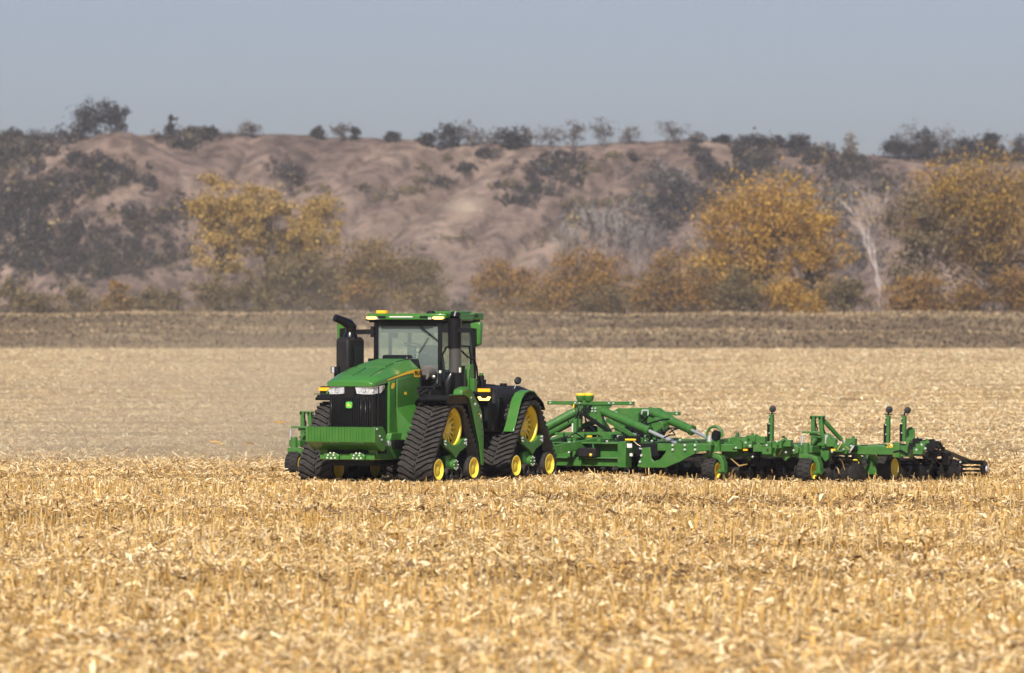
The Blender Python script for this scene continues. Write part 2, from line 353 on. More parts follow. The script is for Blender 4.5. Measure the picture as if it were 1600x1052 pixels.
def crown_pts(h0, h1, half, n, clumps, lobes=7, shape=1.0, sig=.07):
    """clumped leaf positions round a lobed crown standing on the origin"""
    H = h1 - h0; cen = []
    lob = [(RNG.uniform(-.5, .5) * half, RNG.uniform(-.4, .4) * half, h0 + H * RNG.uniform(.14, .72), half * RNG.uniform(.45, .65), H * RNG.uniform(.25, .36)) for _ in range(lobes)]
    if half > 7:                                                   # big trees carry leaves right down both flanks
        lob += [(sx * half * .5, 0, h0 + H * .24, half * .48, H * .24) for sx in (-1, 1)] + [(sx * half * .42, 0, h0 + H * .58, half * .52, H * .32) for sx in (-1, 1)]
    lob.append((0, 0, h0 + H * .52, half * .72, H * .48))
    lob.append((RNG.uniform(-.25, .25) * half, 0, h1 - H * .27, half * .5, H * .27))
    for _ in range(clumps):
        l = lob[RNG.integers(len(lob))]; d = RNG.normal(size=3); d /= np.linalg.norm(d); r = RNG.uniform(.35, 1) ** .45
        p = np.array([l[0] + d[0] * r * l[3], l[1] + d[1] * r * l[3] * .9, l[2] + d[2] * r * l[4]])
        f = (p[2] - h0) / H; lim = half * (1.0 if shape == 1 else np.clip(.35 + 1.1 * f, .35, 1))
        p[0] = np.clip(p[0], -lim, lim); p[2] = np.clip(p[2], h0, h1)
        cen.append(p)
    cen = np.array(cen); k = RNG.integers(0, len(cen), n)
    s = half * sig * 2 * RNG.uniform(.6, 1.4, len(cen))
    P = cen[k] + RNG.normal(size=(n, 3)) * s[k][:, None] * np.array([1, 1, .8])
    fx = half / np.percentile(np.abs(P[:, 0]), 97); P[:, 0] *= fx; cen[:, 0] *= fx; P[:, 2] += (h1 - np.percentile(P[:, 2], 98.5)) * np.clip(P[:, 2] / h1, 0, 1)
    return P, cen
def limbs(mb, cen, h0, r, k, fork=.5, stems=1, spread=.06):
    top = cen[:, 2].max()
    for s in range(stems):
        bx = RNG.uniform(-1, 1) * spread * top * (stems > 1); by = RNG.uniform(-1, 1) * spread * top * (stems > 1)
        tx, ty = cen[:, 0].mean() * .4 + bx * 1.8, cen[:, 1].mean() * .4 + by
        rr = r / (stems ** .4)
        mid = (bx * .6 + tx * .4 + RNG.normal() * .2, by, h0 + (top - h0) * .2)
        mb.tube([(bx, by, -.6), (bx * .9, by, h0 * .6), mid, (tx, ty, h0 + (top - h0) * .62), (tx * 1.2, ty, top * .96)], [rr * 1.25, rr, rr * .75, rr * .38, rr * .08], 6)
        for c in cen[RNG.permutation(len(cen))[:k // stems]]:
            f = RNG.uniform(.1, .7); st = Vector((bx + (tx - bx) * f, by + (ty - by) * f, h0 * .7 + (top * .75 - h0 * .7) * f)); e = Vector(c)
            if e.z < st.z: st.z = max(h0 * .5, e.z - .5)
            m = st.lerp(e, .5) + Vector((RNG.normal() * .3, RNG.normal() * .3, .35))
            mb.tube([st, m, e], [rr * .34, rr * .2, rr * .06], 5)
def tree(name, cat, label, px, top, wpx, Y, kind, base=None, n=3000, leaf=.55, h0f=.15, stems=1, group=None, bark='bark', shape=1, clumps=70, limb=26, sig=.07, tr=.28, base_z=None):
    bz = float(bank_z((px - 800) / FPX * Y, Y)) if base_z is None else base_z
    root = empty(name, ((px - 800) / FPX * Y, Y, bz)); tag(root, label, cat, group)
    h1 = CAM_H + (HOR - top) / FPX * Y - bz; half = wpx / 2 / FPX * Y * 1.06
    P, cen = crown_pts(h1 * h0f, h1, half * .93, n, clumps, shape=shape, sig=sig)
    V, F = blades(P, leaf, .8); pal = PAL[kind]
    fast_mesh('crown', V, F, tints(n, *pal), M['leaf'], root)
    t = MB(); limbs(t, cen, max(h1 * h0f, .4), tr, limb, stems=stems); t.build('trunk', M[bark], root)
    return root
def bare_tree(name, label, px, top, wpx, Y, bark, depth=5, base_z=None, r=.35, group=None, leaves=0, kind='pale', cat='tree', twig=.05):
    bz = float(bank_z((px - 800) / FPX * Y, Y)) if base_z is None else base_z
    root = empty(name, ((px - 800) / FPX * Y, Y, bz)); tag(root, label, cat, group)
    h1 = CAM_H + (HOR - top) / FPX * Y - bz; half = wpx / 2 / FPX * Y
    t = MB(); tips = []; tw = MB()
    def grow(p, d, L, r, k):
        q = p + d * L * .5 + Vector((RNG.normal(), RNG.normal(), 0)) * L * .05; e = q + (d + Vector((RNG.normal() * .12, RNG.normal() * .12, .06))).normalized() * L * .5
        (t if k > 2 else tw).tube([p, q, e], [r, r * .8, r * .62], 5 if k > 2 else 3, caps=False)
        if k == 0: tips.append(e); return
        for i in range(RNG.integers(2, 4)):
            a = RNG.uniform(0, 6.28); s = RNG.uniform(.3, .62)
            nd = (d + Vector((math.cos(a) * s * half / h1 * 2.4, math.sin(a) * s * .8, RNG.uniform(.0, .3)))).normalized()
            grow(e if i else q.lerp(e, .6), nd, L * RNG.uniform(.68, .84), max(r * .6, twig), k - 1)
    grow(Vector((0, 0, -.5)), Vector((RNG.normal() * .05, 0, 1)), h1 * .30, r, depth)
    zmax = max(p.z for p in tips); xm = max(abs(p.x) for p in tips); sx, sz = half / xm, h1 / zmax
    for m_ in (t, tw): m_.v = [(x * sx, y * sx, z * sz) for x, y, z in m_.v]
    t.add(tw.v, tw.f); t.build('trunk', M[bark], root)
    if leaves:
        P = np.array([[p.x * sx, p.y * sx, p.z * sz] for p in tips])[RNG.integers(0, len(tips), leaves)] + RNG.normal(size=(leaves, 3)) * .45
        V, F = blades(P, .4, .8); fast_mesh('crown', V, F, tints(leaves, *PAL[kind]), M['leaf'], root)
    return root
# ------------------------------------------------------------------ tree line behind the bank
TREES = [  # name, category, label, px, top, width, distance, kind, leaves, options
 ('autumn_tree','tree','tall yellow tree with a narrow bare foot, leftmost tall tree of the tree line',342,281,108,790,'pale',4400,dict(h0f=.36,shape=2,clumps=80,tr=.33,limb=34,sig=.06)),
 ('autumn_tree','tree','loose yellow tree with thin crown, just right of the tall narrow yellow one',424,295,100,800,'pale',3400,dict(h0f=.45,shape=2,clumps=70,tr=.3,limb=34,stems=2,sig=.055)),
 ('autumn_tree','tree','airy yellow tree on several bare stems above the brown thicket left of the tractor',492,311,114,806,'pale',2900,dict(h0f=.50,clumps=60,tr=.32,limb=34,stems=3,sig=.055)),
 ('shrub_tree','tree','dull brown thicket tree below the airy yellow tree, left of the broad brown one',466,398,98,787,'olive',3200,dict(h0f=.04,clumps=80,stems=3,tr=.2)),
 ('shrub_tree','tree','broad dark brown tree directly behind the tractor exhaust and cab',583,379,134,790,'darkolive',4200,dict(h0f=.05,clumps=95,stems=3,tr=.25)),
 ('shrub_tree','tree','lower brown tree merging into the right flank of the broad dark brown tree',648,404,88,794,'olive',2200,dict(h0f=.04,clumps=60,stems=3,tr=.2)),
 ('shrub','shrub','small brownish shrub low in front of the broad dark brown tree',556,438,52,783,'brown',700,dict(h0f=.04,clumps=30,stems=2,tr=.1)),
 ('autumn_tree','tree','small orange brown tree standing alone just right of the cab roof',789,409,100,790,'rust',2400,dict(h0f=.08,clumps=60,stems=2,tr=.22)),
 ('autumn_tree','tree','rounded dark orange tree right of the small orange brown one, bare pale trees behind it',908,394,150,788,'rust',4200,dict(h0f=.05,clumps=90,stems=2,tr=.3)),
 ('autumn_tree','tree','brown and orange tree between the rounded orange tree and the big golden one',1056,400,128,790,'brown',3600,dict(h0f=.04,clumps=90,stems=2,tr=.3)),
 ('shrub','shrub','grey brown brush filling the dip between two orange trees',990,432,60,800,'olive',900,dict(h0f=.04,clumps=40,stems=2,tr=.12)),
 ('autumn_tree','tree','huge golden orange tree with wide crown, left of the bare white tree',1178,285,218,796,'gold',7000,dict(h0f=.04,clumps=150,tr=.5,limb=44,sig=.058)),
 ('autumn_tree','tree','paler golden tree forming the right shoulder of the huge golden tree',1262,318,112,790,'gold',3000,dict(h0f=.10,clumps=75,tr=.35,sig=.06)),
 ('shrub','shrub','olive brown undergrowth at the foot of the huge golden tree',1150,415,110,784,'olive',1900,dict(h0f=.03,clumps=60,stems=3,tr=.14)),
 ('shrub','shrub','greyish tangled brush just left of the foot of the bare white tree',1322,437,90,784,'olive',1500,dict(h0f=.02,clumps=60,stems=3,tr=.12)),
 ('willow_tree','tree','feathery grey brown tree leaning between the bare white tree and the dark gold tree',1434,300,112,796,'tan',3000,dict(h0f=.08,clumps=110,stems=3,tr=.26,sig=.05)),
 ('autumn_tree','tree','bright orange topped tree rising over the feathery grey brown one',1445,262,92,806,'gold',2000,dict(h0f=.55,clumps=55,tr=.35,sig=.07)),
 ('autumn_tree','tree','massive dark gold tree at the right edge of the picture',1552,252,226,800,'darkgold',7400,dict(h0f=.05,clumps=140,tr=.5,limb=44)),
 ('shrub','shrub','reddish brown shrub under the feathery grey brown tree',1420,432,100,783,'rust',1700,dict(h0f=.02,clumps=60,stems=3,tr=.12)),
 ('shrub','shrub','dark rusty shrub in the lowest right corner of the tree line',1580,422,90,784,'rust',1700,dict(h0f=.02,clumps=60,stems=3,tr=.12)),
 ('shrub','shrub','dark brown undergrowth below the massive dark gold tree',1508,444,80,785,'brown',1300,dict(h0f=.02,clumps=50,stems=3,tr=.12)),
 ('shrub','shrub','low dark bush at the far left on top of the bank',58,458,80,784,'olive',1100,dict(h0f=.02,clumps=40,stems=2,tr=.1)),
 ('shrub','shrub','pale olive bush behind the low dark bush at the far left',18,436,70,805,'olive',1000,dict(h0f=.02,clumps=40,stems=2,tr=.1)),
 ('shrub','shrub','grey green rounded bush second from the left edge',122,448,70,800,'olive',900,dict(h0f=.02,clumps=40,stems=2,tr=.1)),
 ('shrub','shrub','olive gold bush third from the left in the row of bushes',186,441,54,788,'brown',1100,dict(h0f=.02,clumps=40,stems=2,tr=.1)),
 ('shrub','shrub','brownish bush just right of the olive gold bush',232,450,58,788,'olive',1000,dict(h0f=.02,clumps=40,stems=2,tr=.1)),
 ('shrub','shrub','small bush beside the pale gap left of the tall narrow yellow tree',268,452,36,792,'olive',600,dict(h0f=.02,clumps=30,stems=2,tr=.1)),
 ('shrub','shrub','bushy growth round the foot of the tall narrow yellow tree',334,432,74,785,'olive',1300,dict(h0f=.02,clumps=45,stems=3,tr=.12)),
 ('shrub','shrub','tan bush right of the foot of the tall narrow yellow tree',386,424,70,788,'olive',1200,dict(h0f=.02,clumps=45,stems=3,tr=.12)),
 ('shrub','shrub','thin low brush in the open gap right of the cab roof',722,468,62,790,'grey',500,dict(h0f=.02,clumps=30,stems=3,tr=.08)),

 ('shrub','shrub','low orange brown shrub between the lone orange brown tree and the rounded orange one',846,446,70,786,'brown',1100,dict(h0f=.02,clumps=40,stems=3,tr=.1)),
 ('shrub','shrub','dark low shrub at the foot of the rounded dark orange tree',950,446,80,784,'olive',1200,dict(h0f=.02,clumps=40,stems=3,tr=.1)),
 ('shrub','shrub','brown low shrub right of the brown and orange tree',1108,438,74,785,'rust',1200,dict(h0f=.02,clumps=40,stems=3,tr=.1)),
 ('shrub','shrub','golden low shrub under the paler golden shoulder tree',1246,440,96,784,'gold',1400,dict(h0f=.02,clumps=45,stems=3,tr=.1)),
 ('shrub','shrub','brown brush closing the row between the dull thicket and the small brownish shrub',520,430,60,786,'olive',1100,dict(h0f=.02,clumps=40,stems=3,tr=.1)),
 ('shrub','shrub','grey low shrub under the right flank of the broad dark brown tree',672,446,64,786,'olive',900,dict(h0f=.02,clumps=40,stems=3,tr=.1)),
 ('shrub','shrub','tan shrub left of the dull brown thicket tree',424,436,54,786,'olive',900,dict(h0f=.02,clumps=40,stems=3,tr=.1)),
]
for (nm, cat, lab, px, top, wd, Y, kind, n, kw) in TREES:
    n = int(n * 3.2); kw = dict(kw, limb=int(kw.get('limb', 26) * 1.8))
    tree(nm, cat, lab, px, top, wd, Y, kind, n=n, leaf=.44 if n > 20000 else .37 if n > 9000 else .34, group='autumn trees and shrubs along the bank', **kw)
bare_tree('bare_tree', 'bare white barked tree with forked trunk right of the huge golden tree', 1374, 286, 128, 786, 'pale_bark', 6, r=.30, twig=.03, leaves=200, group='bare trees')
for px, top, w, lab in ((900, 338, 84, 'leftmost grey bare tree behind the rounded dark orange tree'), (946, 318, 88, 'tallest grey bare tree behind the rounded dark orange tree'),
                        (1002, 345, 70, 'rightmost grey bare tree behind the rounded dark orange tree'), (1262, 284, 96, 'hazy grey bare tree showing above the paler golden shoulder tree')):
    bare_tree('bare_tree', lab, px, top, w, 900, 'grey_bark', 6, r=.3, group='bare trees', twig=.06)

# ------------------------------------------------------------------ trees on the skyline of the bluff
SKY = [ # px, top, width, kind, label
 (150,160,56,'dark','large dark tree on the skyline above the bald knob'), (182,168,40,'dark','leaning thin tree right of the large dark skyline tree'),
 (268,183,14,'dark','slim column of a tree on the skyline right of the bald knob'), (325,202,24,'dark','low dark bush where the bare ridge begins'),
 (390,194,30,'grey','faint grey tree on the bare ridge, first one right of the wooded end'), (497,202,18,'dark','dark round cedar, leftmost of three on the bare ridge'),
 (530,195,28,'grey','pale spreading tree between two dark cedars on the ridge'), (553,202,14,'dark','dark round cedar right of the pale spreading tree'),
 (612,209,18,'dark','small dark cedar alone on the middle of the ridge'), (664,211,26,'dark','dark low bush at the left end of the central ridge wood'),
 (704,197,34,'dark','dark tree with a paler top in the dip of the ridge'), (735,191,24,'grey','pale grey tree behind the dip of the ridge'),
 (762,204,40,'grey','greyish tree at the left of the ridge grove'), (800,203,44,'dark','dark tree in the middle of the ridge grove'),
 (822,202,24,'grey','round grey tree closing the ridge grove on the right'), (860,200,40,'grey','wide pale tree left of the two tallest ridge trees'),
 (896,191,28,'grey','tall pale ridge tree with round head'), (944,187,34,'grey','tallest pale tree on the central ridge'),
 (984,200,30,'grey','smaller pale tree right of the tallest ridge tree'), (1053,192,42,'grey','fan shaped pale tree alone on the ridge'),
 (1090,209,24,'grey','low pale bush right of the fan shaped tree'), (1128,214,22,'dark','small dark cedar at the left end of the right hand ridge'),
 (1172,214,52,'dark','broad dark clump of cedar above the grey gully'), (1214,215,18,'dark','little dark cedar on the right hand ridge'),
 (1246,214,30,'dark','dark cedar with sloping top on the right hand ridge'), (1328,211,22,'olive','small sparse olive tree standing alone on the right skyline'),
 (1422,193,52,'grey','bare spreading tree rising behind the dark right hand cedars'), (1404,218,40,'dark','dark cedar left of the bare spreading skyline tree'),
 (1442,206,40,'dark','pointed dark cedar in front of the bare spreading skyline tree'), (1474,202,44,'grey','round pale tree right of the pointed dark cedar'),
 (1510,218,50,'dark','low dark cedar right of the round pale tree'), (1544,211,36,'dark','pointed dark cedar near the right edge of the skyline'), (1592,215,44,'dark','dark cedar cut by the right edge of the picture')]
for px, top, w, kind, lab in SKY:
    w *= 1.2; top -= 2
    D = 1398.0; bz = float(hill_z(px, D)) - .4; pale = kind in ('grey', 'olive')
    tree('ridge_tree', 'tree', lab, px, top, w, D, kind, base_z=bz, n=520 if pale else int(300 + 22 * w), leaf=.6 if pale else .75, h0f=.06 if pale else .03, clumps=40 if pale else 30, limb=12, tr=.22, group='trees on the ridge', sig=.09, bark='grey_bark' if pale else 'bark')

# ------------------------------------------------------------------ scrub on the face of the bluff: one far-off mass
MASK = [
 (690,219,36,3,40,'dark',2.6),(780,214,50,4,70,'olive',2.4),(865,216,40,4,60,'grey',2.4),(945,214,56,4,70,'grey',2.4),(1000,213,30,4,26,'grey',2.0),(530,209,30,3,12,'olive',1.6), # cx, cy, rx, ry, bushes, kind, size
 (20,232,90,42,260,'dark',3.2),(10,200,60,14,60,'dark',4.6),(95,203,60,14,90,'dark',4.4),(20,330,75,60,280,'dark',3.2),(60,400,80,45,190,'dark',3.2),(70,300,60,30,110,'dark',2.8),(190,380,90,40,40,'dark',2.2),(260,410,60,26,28,'dark',2.2),(120,372,70,40,30,'dark',3),(150,420,70,28,60,'dark',3),
 (215,218,40,14,40,'dark',3),(285,226,28,18,40,'dark',3),(300,215,40,9,30,'dark',2.6),(262,240,22,10,20,'dark',2.4),
 (118,252,16,8,10,'dark',2.4),(165,268,42,20,55,'dark',2.8),(150,292,60,20,60,'dark',2.8),(235,296,10,14,8,'dark',2.6),(250,262,16,8,9,'dark',2.2),(310,272,24,12,18,'dark',2.4),
 (215,355,18,12,12,'dark',2.6),(200,340,50,20,18,'dark',2.2),(255,345,40,25,22,'dark',2.4),(210,405,60,25,45,'dark',2.6),(290,330,30,30,16,'dark',2.2),
 (448,272,22,16,26,'dark',2.4),(462,284,16,8,12,'dark',2.2),(566,298,8,5,4,'dark',2),(760,246,16,9,26,'dark',1.6),(725,268,16,9,26,'dark',1.5),(690,287,16,7,24,'dark',1.5),(640,302,30,5,26,'olive',1.3),(600,312,20,5,14,'olive',1.3),(660,262,14,9,12,'olive',1.3),(960,248,14,8,14,'olive',1.5),(905,285,14,9,16,'dark',1.5),(640,300,40,3,9,'olive',1.6),(660,285,30,3,7,'olive',1.5),(700,250,14,4,5,'olive',1.6),(480,300,60,14,8,'olive',1.5),
 (880,254,34,12,40,'dark',2.6),(855,272,50,14,50,'dark',2.5),(835,302,46,12,30,'dark',2.3),(810,318,30,8,14,'dark',2.1),(790,292,30,10,10,'olive',1.8),(990,252,12,3,6,'dark',1.8),(935,270,40,8,10,'olive',1.8),
 (1040,285,50,16,50,'grey',3.0),(1060,320,60,26,70,'dark',3.0),(1000,320,50,16,40,'grey',2.8),(1100,250,14,12,16,'dark',2.8),(1085,238,8,6,6,'dark',2.6),(1120,275,40,12,34,'dark',2.8),
 (1170,240,34,22,60,'dark',3.2),(1180,262,30,14,36,'dark',3),(1150,285,40,14,30,'dark',3),(1240,245,8,6,5,'dark',2.6),(1280,250,28,20,40,'dark',3),(1310,275,30,18,34,'dark',3),(1345,262,24,14,26,'dark',3),(1230,280,34,12,26,'grey',2.8),
 (1300,320,70,40,90,'grey',3),(1380,290,24,22,30,'dark',2.8),(1440,240,60,12,60,'dark',3.2),(1480,252,40,10,36,'dark',3),(1540,232,90,10,70,'dark',3.2),(1560,250,60,8,30,'dark',2.8),(1330,400,60,40,60,'grey',2.8),
 (930,352,70,26,60,'grey',2.8),(1000,372,60,30,50,'grey',2.6),(870,375,40,16,16,'olive',2),(910,325,60,8,14,'olive',2),(1040,350,40,20,30,'dark',2.6),(720,375,60,8,8,'olive',1.6),(640,390,60,10,8,'grey',1.6)]
Vs, Fs, Cs, off = [], [], [], 0
BALD = [(30, 292), (78, 256), (120, 226), (146, 205), (215, 203), (245, 222), (330, 260), (400, 292), (330, 288), (262, 270), (215, 258), (150, 246), (105, 246), (60, 290)]
def bald(x, y):
    c = False; j = len(BALD) - 1
    for i in range(len(BALD)):
        (xi, yi), (xj, yj) = BALD[i], BALD[j]
        if (yi > y) != (yj > y) and x < (xj - xi) * (y - yi) / (yj - yi) + xi: c = not c
        j = i
    return c
for (cx, cy, rx, ry, nb, kind, sz) in MASK:
    for _ in range(int(nb * 2.0)):
        a, r = RNG.uniform(0, 6.28), min(1.5, abs(RNG.normal(0, .62))); qx, qy = cx + math.cos(a) * r * rx, cy + math.sin(a) * r * ry; p = None if bald(qx, qy) else on_hill(qx, qy)
        if p is None: continue
        s = sz * RNG.choice([.45, .7, 1.0, 1.25]); nl = 50; d = RNG.normal(size=(nl, 3)); d /= np.linalg.norm(d, axis=1)[:, None]; d[:, 2] = np.abs(d[:, 2])
        P = np.array(p) + d * RNG.uniform(.4, 1, (nl, 1)) * np.array([s * .62, s * .62, s * .85])
        V, F = blades(P, .25 + s * .13, 1.0); Vs.append(V); Fs.append(F + off); off += len(V)
        Cs.append(tints(nl, *PAL[kind if RNG.random() < .8 else ('grey' if RNG.random() < .6 else 'olive')], jit=.10) * RNG.lognormal(0, .38))
tag(fast_mesh('hillside_scrub', np.concatenate(Vs), np.concatenate(Fs), np.clip(np.concatenate(Cs), 0, 1), M['leaf']), 'dark wooded scrub scattered over the face of the bluff', 'scrub', kind='stuff')

# tufts of dry grass on the bank
n = 34000; bx = RNG.uniform(-130, 130, n); by = 738 + 42 * RNG.uniform(0, 1, n)
streak = np.sin(bx * .05 + by * .9) + np.sin(bx * .013 + by * .35 + 2) + RNG.normal(0, .5, n)
P = np.stack([bx, by, bank_z(bx, by) + .12], 1)
V, F = blades(P, .65, 1.0, (.3, .7))
pal = np.array([(.13, .092, .052), (.17, .122, .07), (.44, .325, .18)]); k = np.digitize(streak, [-.3, 1.25])
k = np.where((by > 768.5) & (by < 777), 2, k); k = np.where((np.abs(by - 751) < 2.0) & (RNG.random(n) < .8), 2, k)
col = np.repeat(pal[k] * RNG.lognormal(0, .1, (n, 1)), 4, 0)
tag(fast_mesh('bank_grass', V, F, np.clip(col, 0, 1), M['leaf']), 'dry brown grass covering the long bank', 'grass', kind='stuff')

# tangled low brush along the top of the bank, between and under the trees
n = 26000; bx = RNG.uniform(-95, 95, n); by = RNG.uniform(781, 800, n)
hh = 1.1 + .9 * np.sin(bx * .21 + 1) + .7 * np.sin(bx * .47 + by * .3) + .5 * np.sin(bx * 1.1); hh = np.clip(hh + .5 * (bx < -50), .35, 3.4)
P = np.stack([bx, by, bank_z(bx, by) + hh * RNG.uniform(0, 1, n) ** .8], 1); V, F = blades(P, .38, .9, (.25, .6))
kk = (np.sin(bx * .13 + 2) + RNG.normal(0, .6, n)) > .2
col = np.where(np.repeat(kk, 4)[:, None], tints(n, *PAL['olive'], jit=.12), tints(n, *PAL['grey'], jit=.12) * .8)
tag(fast_mesh('bank_brush', V, F, np.clip(col, 0, 1), M['leaf']), 'tangled grey brown brush under the trees along the bank', 'brush', kind='stuff')
# ragged weeds where the field meets the bank
n = 5200; bx = RNG.uniform(-110, 110, n); cl = np.sin(bx * .6) + np.sin(bx * .23 + 1) + np.sin(bx * 1.7); keep = RNG.random(n) < np.clip(.25 + .3 * cl, .04, 1); bx = bx[keep]; n = len(bx); by = RNG.uniform(734, 740, n)
P = np.stack([bx, by, RNG.uniform(-.15, .55, n)], 1); V, F = blades(P, .5, 1.0, (.2, .5))
tag(fast_mesh('edge_weeds', V, F, np.repeat(np.array([(.16, .115, .06), (.24, .175, .095), (.40, .29, .16)])[RNG.integers(0, 3, n)], 4, 0), M['leaf']), 'ragged dry weeds along the far edge of the field', 'weeds', kind='stuff')
# ------------------------------------------------------------------ tractor (x to its left, y to its rear, z up)
TO = Vector(((609.6 - 800) / FPX * 125, 125, 0.0))
def inv(O, px, py, x=None, y=None):
    """measured point of the machine: photo pixel + one known local coordinate -> local point"""
    t = (px - 800) / FPX
    if x is None: x = (t * (O.y + y * CO) - O.x - y * SI) / (CO + t * SI)
    else: y = (t * (O.y - x * SI) - O.x - x * CO) / (SI - t * CO)
    Y = O.y - x * SI + y * CO
    return Vector((x, y, CAM_H + (HOR - py) / FPX * Y - O.z))
K = lambda px, py, x=None, y=None: inv(TO, px, py, x, y)
tractor = tag(empty('articulated_tractor', TO, -HEAD), 'large green articulated tractor on four black rubber tracks pulling an implement', 'tractor')
WB, RD, RI, ZD, BT = 3.85, .47, .275, 1.26, .055          # wheelbase, drive and idler radii, drive hub height, belt

def belt_path(n):
    pts = []
    for cy, cz, r in ((0, ZD, RD + BT), (-.86, RI + BT, RI + BT), (.86, RI + BT, RI + BT)):
        pts += [(cy + r * math.cos(a), cz + r * math.sin(a)) for a in np.linspace(0, 2 * math.pi, 180, endpoint=False)]
    pts = sorted(set((round(a, 5), round(b, 5)) for a, b in pts))
    def half(p):
        h = []
        for q in p:
            while len(h) > 1 and (h[-1][0] - h[-2][0]) * (q[1] - h[-2][1]) - (h[-1][1] - h[-2][1]) * (q[0] - h[-2][0]) <= 0: h.pop()
            h.append(q)
        return h
    hull = half(pts)[:-1] + half(pts[::-1])[:-1]; hull = hull + hull[:1]
    h = np.array(hull); seg = np.r_[0, np.cumsum(np.hypot(*np.diff(h, axis=0).T))]; s = np.linspace(0, seg[-1], n, endpoint=False)
    i0 = None
    P = np.stack([np.interp(s, seg, h[:, 0]), np.interp(s, seg, h[:, 1])], 1)
    return P, seg[-1]            # counter clockwise in (y, z): front side runs downwards
NB = 260
BP, BL = belt_path(NB)
def bpt(s): 
    i = (s / BL * NB) % NB; a = int(i); f = i - a; p = BP[a] * (1 - f) + BP[(a + 1) % NB] * f; d = BP[(a + 1) % NB] - BP[a]; d = d / np.linalg.norm(d)
    return p, np.array([d[1], -d[0]])          # point on the outer surface, outward normal
def track_unit(m):
    """m = +1: outer face towards +x; -1 mirrored.  Built round the axle, ground at z = 0"""
    u = MB()
    X = lambda x: m * x
    # cast green frame shield with its bolts, and the lower pivot
    sh = [(-.56, 1.00), (-.50, .84), (-.12, .70), (.06, .56), (.24, .70), (.58, .82), (.58, 1.02), (.36, .99), (.22, .90), (.0, .86), (-.22, .90), (-.36, .99)]
    a, b = sorted((X(.30), X(.385)))
    u.prism(sh, 'x', a, b)
    u.prism([(-.30, .62), (-.30, .38), (.08, .36), (.1, .68)], 'x', *sorted((X(.2), X(.302))))
    u.tube([(X(.1), .02, .42), (X(.40), .02, .42)], .13, 14)
    root = u.build('track_unit', M['green'], tractor, .012)
    uf = MB(); uf.prism([(-.50, .98), (-.46, .60), (-.7, .40), (.7, .40), (.46, .60), (.5, .98)], 'x', *sorted((X(-.3), X(.18)))); uf.build('undercarriage', M['black'], root)
    bo = MB()
    for y, z in ((-.52, .96), (-.50, .90), (-.47, .96), (-.45, .88), (.54, .98), (.54, .92), (.48, .97), (.48, .90), (.54, .87)): bo.ball((X(.392), y, z), .022, 6)
    for k in range(8): bo.ball((X(.405), .02 + .10 * math.cos(k * .785), .42 + .10 * math.sin(k * .785)), .018, 6)
    bo.build('bolts', M['bolt'], root)
    t = MB(); xw = .43; vs = []
    for i in range(NB):
        p, nn = bpt(i * BL / NB); q = p - nn * BT
        vs += [(-xw, *p), (xw, *p), (xw, *q), (-xw, *q)]
    fs = []
    for i in range(NB):
        j = (i + 1) % NB
        for k in range(4): fs.append((i * 4 + k, i * 4 + (k + 1) % 4, j * 4 + (k + 1) % 4, j * 4 + k))
    t.add(vs, fs)
    NL = int(BL / .135); pitch = BL / NL
    for side in (-1, 1):
        for k in range(NL):
            s0 = (k + (.5 if side > 0 else 0)) * pitch; top = []; bot = []
            for xx, ds in ((.435, 0), (.30, .035), (.17, .105), (.02, .175)):
                w = .030 if xx > .4 else .026
                for e in (-w, w):
                    p, nn = bpt(s0 + ds + e); bot.append((side * xx, *p)); top.append((side * xx, *(p + nn * .05)))
                    
            n_ = len(top); o = top + bot
            f = []
            for i in range(0, n_ - 2, 2):
                f += [(i, i + 1, i + 3, i + 2), (i, i + 2, n_ + i + 2, n_ + i), (i + 1, n_ + i + 1, n_ + i + 3, i + 3)]
            f += [(0, n_, n_ + 1, 1), (n_ - 2, n_ - 1, 2 * n_ - 1, 2 * n_ - 2)]
            t.add(o, f)
    for k in range(NL):                                         # inner guide blocks
        p, nn = bpt(k * pitch); q = p - nn * (BT + .10); p = p - nn * BT
        t.bar((0, *p), (0, *q), .10, .06, up=(1, 0, 0))
    t.build('rubber_track', M['rubber'], root, smooth=25)
    # drive wheel: outer flange, spokes, hub cone
    w = MB(); ax = (m, 0, 0)
    w.lathe([(RD, -.34), (RD, .30), (RD - .015, .315), (RD - .075, .315), (RD - .085, .28), (RD - .105, .05), (RD - .105, -.30)], (0, 0, ZD), ax, 40)
    w.lathe([(.0, .24), (.10, .24), (.14, .20), (.19, .18), (.205, .14), (.205, .02)], (0, 0, ZD), ax, 32)
    for k in range(15):
        a = k * 2 * math.pi / 15; w.bar((X(.15), .19 * math.cos(a), ZD + .19 * math.sin(a)), (X(.16), .375 * math.cos(a), ZD + .375 * math.sin(a)), .05, .05, up=(m, 0, 0))
    dw = w.build('drive_wheel', M['yellow'], root)
    hb = MB(); hb.lathe([(0, -.1), (.36, -.1)], (0, 0, ZD), ax, 24); hb.build('wheel_back', M['black'], dw)
    bb = MB()
    for k in range(14): a = k * .449; bb.ball((X(.195), .165 * math.cos(a), ZD + .165 * math.sin(a)), .02, 6)
    bb.build('wheel_bolts', M['bolt'], dw)
